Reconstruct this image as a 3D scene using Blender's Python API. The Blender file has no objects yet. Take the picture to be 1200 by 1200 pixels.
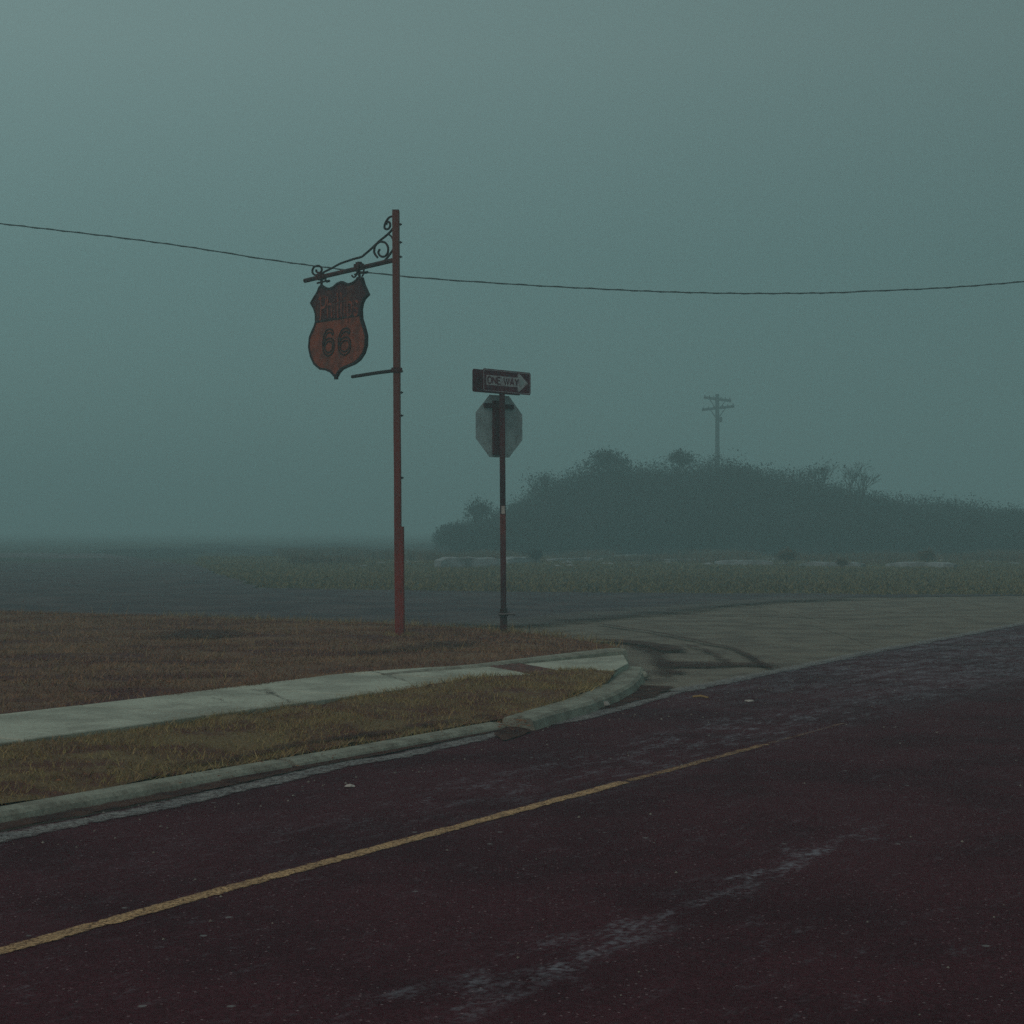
import bpy, bmesh, math, random
import numpy as np
from mathutils import Vector, noise, geometry
random.seed(7); rng = np.random.default_rng(7)
SC = bpy.context.scene
COL = SC.collection

# ------------------------------------------------------------------ camera, sky, light, exposure
CAM_H = 1.4
cam = bpy.data.cameras.new('camera'); camo = bpy.data.objects.new('camera', cam); COL.objects.link(camo)
camo.location = (0, 0, CAM_H); camo.rotation_euler = (math.pi/2, 0, 0)
cam.sensor_width = 36; cam.lens = 60; cam.shift_y = 20/1200; cam.clip_start = .05; cam.clip_end = 3000
SC.camera = camo

world = bpy.data.worlds.new('World'); SC.world = world; world.use_nodes = True
nt = world.node_tree; nt.nodes.clear()
def wn(t, **k):
    n = nt.nodes.new(t)
    for a, v in k.items(): setattr(n, a, v)
    return n
wo = wn('ShaderNodeOutputWorld'); bg = wn('ShaderNodeBackground')
tc = wn('ShaderNodeTexCoord'); sx = wn('ShaderNodeSeparateXYZ')
rampn = wn('ShaderNodeValToRGB')
cr = rampn.color_ramp
cr.elements[0].position = 0.0; cr.elements[0].color = (.084, .172, .172, 1)
cr.elements[1].position = 1.0; cr.elements[1].color = (.200, .240, .235, 1)
e = cr.elements.new(.15); e.color = (.103, .190, .183, 1)
e = cr.elements.new(.27); e.color = (.158, .238, .226, 1)
sky = wn('ShaderNodeTexSky', sky_type='NISHITA', sun_disc=False, sun_elevation=math.radians(24), sun_rotation=math.radians(-60))
mixn = wn('ShaderNodeMix', data_type='RGBA', blend_type='ADD'); mixn.inputs[0].default_value = .006
nt.links.new(tc.outputs['Generated'], sx.inputs[0]); nt.links.new(sx.outputs['Z'], rampn.inputs[0])
dim = wn('ShaderNodeMath', operation='MULTIPLY_ADD'); dim.inputs[1].default_value = -.60; dim.inputs[2].default_value = .96
nt.links.new(sx.outputs['X'], dim.inputs[0])
sc_ = wn('ShaderNodeVectorMath', operation='SCALE'); nt.links.new(rampn.outputs[0], sc_.inputs[0]); nt.links.new(dim.outputs[0], sc_.inputs['Scale'])
nt.links.new(sc_.outputs[0], mixn.inputs[6]); nt.links.new(sky.outputs[0], mixn.inputs[7])
nt.links.new(mixn.outputs[2], bg.inputs['Color']); bg.inputs['Strength'].default_value = 1.0
nt.links.new(bg.outputs[0], wo.inputs[0])

sl = bpy.data.lights.new('sun', 'SUN'); so = bpy.data.objects.new('sun', sl); COL.objects.link(so)
sl.energy = .62; sl.angle = math.radians(70); sl.color = (1, .60, .50)
so.rotation_euler = (math.radians(52), 0, math.radians(-32)); so.location = (0, 0, 30)

SC.view_settings.view_transform = 'Standard'; SC.view_settings.look = 'None'
SC.view_settings.exposure = 0; SC.view_settings.gamma = 1; SC.view_settings.use_curve_mapping = False
SC.render.engine = 'CYCLES'
cy = SC.cycles; cy.use_denoising = False; cy.max_bounces = 6; cy.diffuse_bounces = 2; cy.glossy_bounces = 2
cy.volume_bounces = 2; cy.transparent_max_bounces = 8; cy.caustics_reflective = False; cy.caustics_refractive = False
HAZE_DENSITY = .0077; HAZE_COLOR = (.63, .97, 1.0)

# ------------------------------------------------------------------ ground frames
F = 2000.0
def G(px, py, z=0.0):
    """point of the ground plane at height z seen at photograph pixel px, py"""
    Y = F*(CAM_H-z)/(py-620.0)
    return Vector(((px-600)*Y/F, Y, z))
AX = math.radians(32.3)
RD = Vector((math.sin(AX), math.cos(AX), 0)); RN = Vector((-math.cos(AX), math.sin(AX), 0))
def P(u, v, z=0.0):
    p = RD*u + RN*v; p.z = z; return p

# ------------------------------------------------------------------ mesh helpers
class MB:
    def __init__(s): s.v = []; s.f = []
    def add(s, vs, fs):
        o = len(s.v); s.v += [tuple(p) for p in vs]; s.f += [tuple(i+o for i in f) for f in fs]
    def box(s, c, ex, ey, ez, sx_, sy_, sz_):
        c = Vector(c); ex = Vector(ex)*sx_/2; ey = Vector(ey)*sy_/2; ez = Vector(ez)*sz_/2
        vs = [c+ex*a+ey*b+ez*d for a in (-1, 1) for b in (-1, 1) for d in (-1, 1)]
        s.add(vs, [(0,1,3,2),(4,6,7,5),(0,4,5,1),(2,3,7,6),(0,2,6,4),(1,5,7,3)])
    def tube(s, pts, r, n=8, cap=True):
        pts = [Vector(p) for p in pts]; rs = r if isinstance(r, (list, tuple)) else [r]*len(pts)
        ring0 = None; o = len(s.v); up = None
        for i, p in enumerate(pts):
            t = (pts[min(i+1, len(pts)-1)] - pts[max(i-1, 0)]).normalized()
            if up is None:
                up = Vector((0, 0, 1)) if abs(t.z) < .9 else Vector((1, 0, 0))
            a = (up - t*up.dot(t)).normalized(); b = t.cross(a); up = a
            for k in range(n):
                w = 2*math.pi*k/n; s.v.append(tuple(p + (a*math.cos(w)+b*math.sin(w))*rs[i]))
        for i in range(len(pts)-1):
            for k in range(n):
                a0 = o+i*n+k; a1 = o+i*n+(k+1) % n
                s.f.append((a0, a1, a1+n, a0+n))
        if cap:
            s.f.append(tuple(o+k for k in range(n))[::-1]); e_ = o+(len(pts)-1)*n
            s.f.append(tuple(e_+k for k in range(n)))
    def prism(s, fr, poly, t0, t1):
        """poly in (x,z) of frame fr, extruded along the frame's normal from t0 to t1"""
        n = len(poly); vs = [fr(x, z, t1) for x, z in poly] + [fr(x, z, t0) for x, z in poly]
        fs = [tuple(range(n)), tuple(range(2*n-1, n-1, -1))] + [(i, i+n, (i+1) % n+n, (i+1) % n) for i in range(n)]
        s.add(vs, fs)
    def ribbon(s, fr, pts, w, t0, t1, closed=False):
        n = len(pts); L = []; R = []
        for i in range(n):
            a = pts[i-1] if (i > 0 or closed) else pts[i]; b = pts[(i+1) % n] if (i < n-1 or closed) else pts[i]
            c = pts[i]
            def un(p, q):
                d = (q[0]-p[0], q[1]-p[1]); l = math.hypot(*d) or 1e-9; return (d[0]/l, d[1]/l)
            d1 = un(a, c) if a is not c and a != c else un(c, b); d2 = un(c, b) if b is not c and b != c else d1
            m = (-(d1[1]+d2[1]), d1[0]+d2[0]); l = math.hypot(*m) or 1e-9; m = (m[0]/l, m[1]/l)
            k = 1/max(.5, m[0]*-d1[1]+m[1]*d1[0])
            L.append((c[0]+m[0]*w/2*k, c[1]+m[1]*w/2*k)); R.append((c[0]-m[0]*w/2*k, c[1]-m[1]*w/2*k))
        vs = [fr(*q, t1) for q in L]+[fr(*q, t1) for q in R]+[fr(*q, t0) for q in L]+[fr(*q, t0) for q in R]
        fs = []
        for i in range(n if closed else n-1):
            j = (i+1) % n
            fs += [(i, n+i, n+j, j), (2*n+i, 2*n+j, 3*n+j, 3*n+i), (i, j, 2*n+j, 2*n+i), (n+i, 3*n+i, 3*n+j, n+j)]
        if not closed: fs += [(0, 2*n, 3*n, n), (n-1, 2*n-1, 4*n-1, 3*n-1)]
        s.add(vs, fs)
    def build(s, name, mat, parent=None, smooth=False, origin=None, kind=None, label=None):
        o = Vector(origin) if origin is not None else (Vector(parent.location) if parent and parent.type == 'EMPTY' else Vector((0, 0, 0)))
        if parent and parent.type == 'MESH': o = wloc(parent)
        me = bpy.data.meshes.new(name)
        me.from_pydata([(a-o.x, b-o.y, c-o.z) for a, b, c in s.v], [], s.f); me.validate()
        bm = bmesh.new(); bm.from_mesh(me); bmesh.ops.recalc_face_normals(bm, faces=bm.faces); bm.to_mesh(me); bm.free()
        me.materials.append(mat)
        if smooth: me.polygons.foreach_set('use_smooth', [True]*len(me.polygons))
        ob = bpy.data.objects.new(name, me); COL.objects.link(ob)
        if parent: ob.parent = parent
        else: ob.location = o
        if kind: ob['kind'] = kind
        if label: ob['label'] = label
        return ob
def wloc(o):
    l = Vector((0, 0, 0))
    while o: l += Vector(o.location); o = o.parent
    return l
def thing(name, loc, label, cat, group=None):
    o = bpy.data.objects.new(name, None); COL.objects.link(o); o.location = loc; o.empty_display_size = .2
    tag(o, label, cat, group); return o
def tag(o, label, cat, group=None):
    o['label'] = label; o['category'] = cat
    if group: o['group'] = group
    return o
def frame(origin, ex):
    """vertical plane through origin: x along ex, z up, third along the normal ex x up"""
    o = Vector(origin); ex = Vector((ex[0], ex[1], 0)).normalized(); n = ex.cross(Vector((0, 0, 1)))
    return lambda x, z, t=0: o + ex*x + Vector((0, 0, z)) + n*t
def fmesh(name, V, T, mat, kind='stuff', parent=None):
    """fast triangle mesh"""
    me = bpy.data.meshes.new(name); nv, nf = len(V), len(T)
    me.vertices.add(nv); me.vertices.foreach_set('co', np.asarray(V, np.float32).ravel())
    me.loops.add(nf*3); me.loops.foreach_set('vertex_index', np.asarray(T, np.int32).ravel())
    me.polygons.add(nf); me.polygons.foreach_set('loop_start', np.arange(0, nf*3, 3, dtype=np.int32))
    me.update(); me.validate(); me.materials.append(mat)
    ob = bpy.data.objects.new(name, me); COL.objects.link(ob)
    if parent: ob.parent = parent
    if kind: ob['kind'] = kind
    return ob
def seg_dist(X, Y, poly, closed=True):
    d = np.full(X.shape, 1e9); n = len(poly)
    for i in range(n if closed else n-1):
        ax, ay = poly[i][:2]; bx, by = poly[(i+1) % n][:2]
        dx, dy = bx-ax, by-ay; L = dx*dx+dy*dy+1e-12
        t = np.clip(((X-ax)*dx+(Y-ay)*dy)/L, 0, 1)
        d = np.minimum(d, np.hypot(X-ax-t*dx, Y-ay-t*dy))
    return d
def inside(X, Y, poly):
    c = np.zeros(X.shape, bool); n = len(poly)
    for i in range(n):
        ax, ay = poly[i][:2]; bx, by = poly[i-1][:2]
        k = ((ay > Y) != (by > Y)) & (X < (bx-ax)*(Y-ay)/((by-ay) or 1e-12)+ax)
        c ^= k
    return c
def refine(poly, step, jit=0.0, closed=True):
    out = []; n = len(poly)
    for i in range(n if closed else n-1):
        a = Vector(poly[i]).to_3d(); b = Vector(poly[(i+1) % n]).to_3d(); m = max(1, int((b-a).length/step))
        for k in range(m):
            p = a.lerp(b, k/m)
            if jit:
                q = noise.noise_vector(p*2.3)*jit + noise.noise_vector(p*9)*jit*.5; p = p + Vector((q.x, q.y, 0))
            out.append(p)
    if not closed: out.append(Vector(poly[-1]).to_3d())
    return out
def sheet(name, poly, step, mat, zf, kind='structure', fall=None, jit=0.0, parent=None, rot=0.0):
    """triangulated patch of ground inside poly; vertex attribute 'edge' = how far in from the rim"""
    bp = refine(poly, step, jit)
    xs = [p.x for p in bp]; ys = [p.y for p in bp]
    gx = np.arange(min(xs), max(xs), step); gy = np.arange(min(ys), max(ys), step)
    X, Y = np.meshgrid(gx, gy); X = X.ravel()+rng.uniform(-.2, .2, X.size)*step; Y = Y.ravel()+rng.uniform(-.2, .2, Y.size)*step
    k = inside(X, Y, bp); X = X[k]; Y = Y[k]; d = seg_dist(X, Y, bp); k = d > step*.4; X = X[k]; Y = Y[k]
    pts = [Vector((p.x, p.y)) for p in bp] + [Vector((x, y)) for x, y in zip(X, Y)]
    n = len(bp)
    r = geometry.delaunay_2d_cdt(pts, [(i, (i+1) % n) for i in range(n)], [], 1, 1e-5)
    V = np.array([(p.x, p.y) for p in r[0]]); T = [f for f in r[2] if len(f) == 3]
    # face up
    T = [f if (V[f[1]][0]-V[f[0]][0])*(V[f[2]][1]-V[f[0]][1])-(V[f[1]][1]-V[f[0]][1])*(V[f[2]][0]-V[f[0]][0]) > 0 else f[::-1] for f in T]
    dd = seg_dist(V[:, 0], V[:, 1], bp)
    Z = [zf(x, y, e_) for (x, y), e_ in zip(V, dd)]
    ob = fmesh(name, np.column_stack([V, Z]), T, mat, kind, parent)
    at = ob.data.attributes.new('edge', 'FLOAT', 'POINT'); f_ = fall or 1.0
    at.data.foreach_set('value', np.clip(dd/f_, 0, 1).astype(np.float32))
    ob.data.polygons.foreach_set('use_smooth', [True]*len(ob.data.polygons))
    return ob

# ------------------------------------------------------------------ materials
def mat(name, base, rough=.85, noise_scale=6.0, vary=.35, base2=None, bump=.2, fine=None, metallic=0.0, island=None, spec=.35,
        stretch=(1, 1, 1), extra=None, rot=0.0, bump_scale=None, thr=(.4, .62), bdist=.01):
    m = bpy.data.materials.new(name); m.use_nodes = True; t = m.node_tree; N = t.nodes; L = t.links
    bs = N['Principled BSDF']; bs.inputs['Roughness'].default_value = rough; bs.inputs['Metallic'].default_value = metallic
    bs.inputs['Specular IOR Level'].default_value = spec
    g = N.new('ShaderNodeNewGeometry'); mp = N.new('ShaderNodeMapping'); mp.inputs['Rotation'].default_value = (0, 0, rot)
    mp.inputs['Scale'].default_value = stretch; L.new(g.outputs['Position'], mp.inputs[0])
    def nz(scale, detail=6, rough_=.6):
        n = N.new('ShaderNodeTexNoise'); n.inputs['Scale'].default_value = scale; n.inputs['Detail'].default_value = detail
        n.inputs['Roughness'].default_value = rough_; L.new(mp.outputs[0], n.inputs['Vector']); return n.outputs['Fac']
    def ramp(x, a, b):
        n = N.new('ShaderNodeMapRange'); n.inputs['From Min'].default_value = a; n.inputs['From Max'].default_value = b
        n.interpolation_type = 'SMOOTHSTEP'; L.new(x, n.inputs['Value']); return n.outputs[0]
    def mix(f, a, b, mode='MIX'):
        n = N.new('ShaderNodeMix'); n.data_type = 'RGBA'; n.blend_type = mode
        for i, v in ((0, f), (6, a), (7, b)):
            if isinstance(v, (int, float)): n.inputs[i].default_value = v
            elif isinstance(v, tuple): n.inputs[i].default_value = (*v, 1)
            else: L.new(v, n.inputs[i])
        return n.outputs[2]
    b2 = base2 or tuple(c*(1-vary) for c in base)
    c = mix(ramp(nz(noise_scale), *thr), base, b2)
    f = nz(fine or noise_scale*14, 4, .7)
    fm = N.new('ShaderNodeMapRange'); fm.inputs['From Min'].default_value = .3; fm.inputs['From Max'].default_value = .7
    fm.inputs['To Min'].default_value = 1-vary; fm.inputs['To Max'].default_value = 1+vary; L.new(f, fm.inputs['Value'])
    cc = N.new('ShaderNodeCombineColor')
    for i in range(3): L.new(fm.outputs[0], cc.inputs[i])
    c = mix(1.0, c, cc.outputs[0], 'MULTIPLY')
    if island:
        ri = N.new('ShaderNodeValToRGB'); ri.color_ramp.interpolation = 'LINEAR'
        el = ri.color_ramp.elements; el[0].color = (*island[0], 1); el[1].color = (*island[-1], 1)
        for k, q in enumerate(island[1:-1]):
            x = el.new((k+1)/(len(island)-1)); x.color = (*q, 1)
        L.new(g.outputs['Random Per Island'], ri.inputs[0]); c = mix(.6, c, ri.outputs[0])
    if extra: c = extra(t, mp, nz, ramp, mix, c, bs, g) or c
    L.new(c, bs.inputs['Base Color'])
    if bump:
        b = N.new('ShaderNodeBump'); b.inputs['Strength'].default_value = bump; b.inputs['Distance'].default_value = bdist
        L.new(nz(bump_scale or (fine or noise_scale*14), 5, .65), b.inputs['Height']); L.new(b.outputs[0], bs.inputs['Normal'])
    return m

def math_node(t, op, a, b=None, c=None):
    n = t.nodes.new('ShaderNodeMath'); n.operation = op
    for i, v in enumerate((a, b, c)):
        if v is None: continue
        if isinstance(v, (int, float)): n.inputs[i].default_value = v
        else: t.links.new(v, n.inputs[i])
    return n.outputs[0]

def asphalt_extra(t, mp, nz, ramp, mix, c, bs, g):
    N, L = t.nodes, t.links
    sp = N.new('ShaderNodeSeparateXYZ'); L.new(g.outputs['Position'], sp.inputs[0])
    v = math_node(t, 'ADD', math_node(t, 'MULTIPLY', sp.outputs[0], RN.x), math_node(t, 'MULTIPLY', sp.outputs[1], RN.y))
    u = math_node(t, 'ADD', math_node(t, 'MULTIPLY', sp.outputs[0], RD.x), math_node(t, 'MULTIPLY', sp.outputs[1], RD.y))
    cv = N.new('ShaderNodeCombineXYZ'); L.new(math_node(t, 'MULTIPLY', u, .55), cv.inputs[0]); L.new(math_node(t, 'MULTIPLY', v, 1.5), cv.inputs[1])
    def n2(scale, det=8, r=.65, w=0.0):
        n = N.new('ShaderNodeTexNoise'); n.noise_dimensions = '4D'; n.inputs['W'].default_value = w
        n.inputs['Scale'].default_value = scale; n.inputs['Detail'].default_value = det; n.inputs['Roughness'].default_value = r
        L.new(cv.outputs[0], n.inputs['Vector']); return n.outputs['Fac']
    # worn salt and moisture streaks in the wheel tracks
    def band(v0, half, n):
        d = math_node(t, 'ABSOLUTE', math_node(t, 'SUBTRACT', math_node(t, 'ADD', v, math_node(t, 'MULTIPLY', n, .5)), v0+.25))
        return math_node(t, 'SUBTRACT', 1.0, ramp(d, half*.2, half))
    nb = n2(3.0, 8, .7); nb2 = n2(7.5, 8, .75, 3)
    s1 = math_node(t, 'MULTIPLY', math_node(t, 'MULTIPLY', band(2.85, .26, n2(1.1)), math_node(t, 'SUBTRACT', 1.0, ramp(u, 6.8, 8.6))), ramp(nb, .48, .66))
    s2 = math_node(t, 'MULTIPLY', band(4.95, .75, n2(.9, 8, .65, 5)), ramp(nb2, .47, .66))
    s2 = math_node(t, 'MULTIPLY', s2, ramp(u, 2.5, 12))
    s3 = math_node(t, 'MULTIPLY', ramp(u, 10, 17), ramp(n2(4.2, 8, .75, 9), .40, .66))
    s3 = math_node(t, 'MULTIPLY', s3, ramp(v, 3.9, 4.9))
    s4 = math_node(t, 'MULTIPLY', ramp(n2(7, 9, .8, 12), .52, .70), .45)
    s = math_node(t, 'MAXIMUM', math_node(t, 'MAXIMUM', s1, s2), math_node(t, 'MAXIMUM', math_node(t, 'MULTIPLY', s3, 1.0), s4))
    fg = N.new('ShaderNodeTexNoise'); fg.inputs['Scale'].default_value = 34; fg.inputs['Detail'].default_value = 6; L.new(g.outputs['Position'], fg.inputs['Vector'])
    s = math_node(t, 'MULTIPLY', s, ramp(fg.outputs['Fac'], .36, .60))
    c = mix(math_node(t, 'MULTIPLY', s, .78), c, (.30, .32, .37))
    # aggregate chips
    vo = N.new('ShaderNodeTexVoronoi'); vo.inputs['Scale'].default_value = 42; L.new(g.outputs['Position'], vo.inputs['Vector'])
    ch = math_node(t, 'SUBTRACT', 1.0, ramp(vo.outputs['Distance'], .10, .26))
    sel = N.new('ShaderNodeSeparateColor'); L.new(vo.outputs['Color'], sel.inputs[0])
    ch = math_node(t, 'MULTIPLY', ch, ramp(sel.outputs[0], .62, .95))
    c = mix(math_node(t, 'MULTIPLY', ch, .75), c, (.36, .27, .29))
    vo2 = N.new('ShaderNodeTexVoronoi'); vo2.inputs['Scale'].default_value = 7; L.new(g.outputs['Position'], vo2.inputs['Vector'])
    ch2 = math_node(t, 'SUBTRACT', 1.0, ramp(vo2.outputs['Distance'], .05, .12))
    se2 = N.new('ShaderNodeSeparateColor'); L.new(vo2.outputs['Color'], se2.inputs[0])
    ch2 = math_node(t, 'MULTIPLY', ch2, ramp(se2.outputs[1], .8, .9))
    c = mix(math_node(t, 'MULTIPLY', ch2, .6), c, (.30, .33, .33))
    return c
def pole_extra(t, mp, nz, ramp, mix, c, bs, g):
    # the old primer is browner on the upper half; paint has flaked in spots
    sp = t.nodes.new('ShaderNodeSeparateXYZ'); t.links.new(g.outputs['Position'], sp.inputs[0])
    k = ramp(math_node(t, 'ADD', sp.outputs[2], math_node(t, 'MULTIPLY', nz(3), 1.6)), 2.0, 4.2)
    c = mix(k, c, (.150, .045, .036)); f = ramp(nz(26, 6, .75), .58, .68)
    return mix(f, c, (.055, .030, .028))
M = {}
M['asphalt'] = mat('asphalt', (.078, .024, .034), .95, .9, .45, (.056, .018, .026), bump=.6, fine=60, spec=.08, extra=asphalt_extra, bump_scale=90, bdist=.012)
M['asphalt_old'] = mat('asphalt_old', (.115, .095, .110), .95, .35, .22, (.16, .135, .14), bump=.4, fine=25, spec=.1, bump_scale=50)
M['concrete_road'] = mat('concrete_road', (.225, .205, .165), .92, 1.6, .30, (.150, .130, .108), bump=.4, fine=30, spec=.15, bump_scale=45)
M['concrete_walk'] = mat('concrete_walk', (.48, .52, .43), .9, 1.7, .22, (.33, .35, .29), bump=.3, fine=40, spec=.15, bump_scale=90)
M['concrete_curb'] = mat('concrete_curb', (.32, .34, .28), .9, 5, .25, (.22, .22, .18), bump=.5, fine=38, spec=.15, bump_scale=60)
M['gutter'] = mat('gutter', (.30, .29, .25), .9, 4, .3, (.17, .15, .14), bump=.5, fine=40, spec=.1)
M['rubble'] = mat('rubble', (.30, .34, .35), .95, 1.5, .35, (.15, .16, .155), bump=.4, fine=12)
M['dirt'] = mat('dirt', (.095, .048, .038), .95, 6, .45, (.050, .026, .026), bump=.6, fine=50, spec=.1, bump_scale=60)
M['soil_verge'] = mat('soil_verge', (.19, .14, .075), .95, 2.2, .35, (.12, .055, .045), bump=.7, fine=40, spec=.1)
M['soil_back'] = mat('soil_back', (.20, .125, .080), .95, .8, .35, (.10, .040, .042), bump=.7, fine=30, spec=.1, stretch=(.7, 1.3, 1))
M['field'] = mat('field', (.085, .085, .068), .95, .12, .25, (.050, .058, .058), bump=.7, fine=6, spec=.1, stretch=(.4, 1.3, 1))
M['rust_pole'] = mat('rust_pole', (.25, .032, .027), .75, 5, .35, (.17, .032, .026), bump=.4, fine=60, stretch=(1, 1, .25), spec=.3, extra=pole_extra)
M['rust_dark'] = mat('rust_dark', (.085, .030, .032), .8, 8, .35, (.035, .02, .022), bump=.4, fine=70, spec=.2)
M['black_iron'] = mat('black_iron', (.024, .012, .016), .7, 9, .3, bump=.3, fine=80, spec=.25)
M['shield_low'] = mat('shield_low', (.28, .070, .036), .8, 4.5, .38, (.15, .048, .034), bump=.4, fine=45, spec=.2)
M['shield_up'] = mat('shield_up', (.065, .022, .028), .8, 6, .45, (.14, .045, .030), bump=.4, fine=45, spec=.2, thr=(.5, .7))
M['shield_letter'] = mat('shield_letter', (.28, .070, .04), .8, 14, .4, (.09, .03, .03), bump=.4, fine=60, spec=.2)
M['sign_black'] = mat('sign_black', (.14, .020, .042), .8, 9, .3, (.085, .014, .036), bump=.1, fine=60, spec=.3)
M['sign_white'] = mat('sign_white', (.52, .56, .57), .6, 14, .2, (.36, .33, .36), bump=.1, fine=70, spec=.3)
M['sign_red'] = mat('sign_red', (.42, .03, .035), .6, 9, .2, bump=.1, fine=60, spec=.3)
M['alu_back'] = mat('alu_back', (.42, .54, .55), .6, 3.5, .20, (.28, .36, .37), bump=.15, fine=30, spec=.4, metallic=.0)
M['sign_post'] = mat('sign_post', (.10, .026, .036), .75, 5, .4, (.045, .022, .03), bump=.4, fine=60, stretch=(1, 1, .3), spec=.25)
M['sign_post_red'] = mat('sign_post_red', (.19, .040, .035), .75, 9, .4, (.09, .030, .035), bump=.4, fine=60, stretch=(1, 1, .3), spec=.25)
M['galv'] = mat('galvanised', (.22, .22, .23), .5, 9, .3, bump=.2, fine=60, metallic=.5)
M['brick_red'] = mat('brick_red', (.17, .080, .068), .85, 9, .3, (.10, .055, .050), bump=.4, fine=60)
M['wood'] = mat('weathered_wood', (.030, .027, .028), .9, 3, .3, bump=.5, fine=30, stretch=(1, 1, .2))
M['bark'] = mat('bark', (.045, .035, .032), .95, 3, .3, bump=.4, fine=30)
M['brush'] = mat('brush', (.046, .044, .046), .95, .45, .3, (.010, .011, .013), bump=0, spec=.05, island=((.015, .016, .018), (.036, .032, .034), (.022, .026, .026)))
M['hill_soil'] = mat('hill_soil', (.022, .022, .024), .95, .4, .3, bump=.4, fine=5)
M['tan_brush'] = mat('tan_brush', (.15, .11, .07), .95, 1, .3, bump=0, island=((.09, .06, .045), (.19, .14, .08), (.13, .10, .06)))
M['cable'] = mat('cable', (.02, .02, .022), .7, 8, .2, bump=0)
M['porcelain'] = mat('porcelain', (.10, .10, .11), .4, 8, .2, bump=0)
M['litter'] = mat('litter', (.52, .50, .46), .8, 12, .2, bump=.2)
M['straw'] = mat('straw', (.38, .26, .10), .8, 12, .2, bump=.2)
M['leaf'] = mat('leaf', (.22, .09, .04), .8, 12, .2, bump=0, island=((.08, .03, .03), (.30, .13, .04), (.18, .06, .035), (.10, .04, .035)))
M['grass_verge'] = mat('grass_verge', (.34, .275, .125), .85, 2.6, .28, (.17, .068, .05), bump=0, spec=.15,
    island=((.16, .09, .055), (.60, .46, .21), (.28, .29, .10), (.40, .29, .13), (.15, .06, .04)))
M['grass_back'] = mat('grass_back', (.38, .235, .13), .85, 1.0, .30, (.13, .030, .036), bump=0, spec=.15, stretch=(.7, 1.3, 1), thr=(.46, .55),
    island=((.13, .05, .045), (.42, .26, .15), (.25, .175, .085), (.16, .07, .055)))
M['grass_far'] = mat('grass_far', (.20, .175, .085), .85, .25, .25, (.13, .115, .07), bump=0, spec=.1, stretch=(.4, 1.3, 1),
    island=((.14, .12, .07), (.30, .25, .12), (.20, .20, .09)))

def masked(name, src, alpha_lo=.35, alpha_hi=.6, scale=5, strength=1.0, stretch=(1, 1, 1), grit=None):
    """thin layer of dirt or paint that breaks up towards its rim"""
    m = M[src].copy(); m.name = name; t = m.node_tree; N, L = t.nodes, t.links; bs = N['Principled BSDF']
    at = N.new('ShaderNodeAttribute'); at.attribute_name = 'edge'
    g = N.new('ShaderNodeNewGeometry'); mp = N.new('ShaderNodeMapping'); mp.inputs['Rotation'].default_value = (0, 0, AX); mp.inputs['Scale'].default_value = stretch
    L.new(g.outputs['Position'], mp.inputs[0])
    n = N.new('ShaderNodeTexNoise'); n.inputs['Scale'].default_value = scale; n.inputs['Detail'].default_value = 9; n.inputs['Roughness'].default_value = .72
    L.new(mp.outputs[0], n.inputs['Vector'])
    a = math_node(t, 'MULTIPLY', math_node(t, 'ADD', n.outputs['Fac'], math_node(t, 'MULTIPLY', math_node(t, 'SUBTRACT', at.outputs['Fac'], .5), .5)), 1.0)
    r = N.new('ShaderNodeMapRange'); r.inputs['From Min'].default_value = alpha_lo; r.inputs['From Max'].default_value = alpha_hi; r.inputs['To Max'].default_value = strength
    L.new(a, r.inputs['Value'])
    r2 = N.new('ShaderNodeMapRange'); r2.inputs['From Max'].default_value = .15; L.new(at.outputs['Fac'], r2.inputs['Value'])
    al = math_node(t, 'MULTIPLY', r.outputs[0], r2.outputs[0])
    if grit:
        gn = N.new('ShaderNodeTexNoise'); gn.inputs['Scale'].default_value = grit[0]; gn.inputs['Detail'].default_value = 5; gn.inputs['Roughness'].default_value = .75
        L.new(mp.outputs[0], gn.inputs['Vector']); r3 = N.new('ShaderNodeMapRange'); r3.inputs['From Min'].default_value = grit[1]; r3.inputs['From Max'].default_value = grit[2]
        r3.inputs['To Min'].default_value = .12; L.new(gn.outputs['Fac'], r3.inputs['Value']); al = math_node(t, 'MULTIPLY', al, r3.outputs[0])
    L.new(al, bs.inputs['Alpha'])
    M[name] = m; return m
masked('dirt_layer', 'dirt', .45, .72, 7, .88, grit=(40, .34, .52))
masked('dirt_thin', 'dirt', .38, .64, 7, .8)
masked('dirt_gutter', 'dirt', .30, .52, 7, .95, (1, 1, 1))
M['dirt_mix_src'] = mat('dirt_mix_src', (.115, .105, .10), .95, 1.2, .3, (.15, .135, .12), bump=.4, fine=30)
masked('dirt_mix', 'dirt_mix_src', .34, .70, 1.6, .9)
M['paint_src'] = mat('paint_src', (.62, .40, .20), .85, 6, .3, (.46, .29, .15), bump=.4, fine=60, bump_scale=110)
masked('yellow_paint', 'paint_src', .44, .60, 12, grit=(75, .40, .52))
M['salt_src'] = mat('salt_src', (.30, .30, .29), .95, 5, .3, (.22, .22, .22), bump=.5, fine=60)
masked('salt_layer', 'salt_src', .42, .66, 10, .95, grit=(45, .38, .56))

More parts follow.
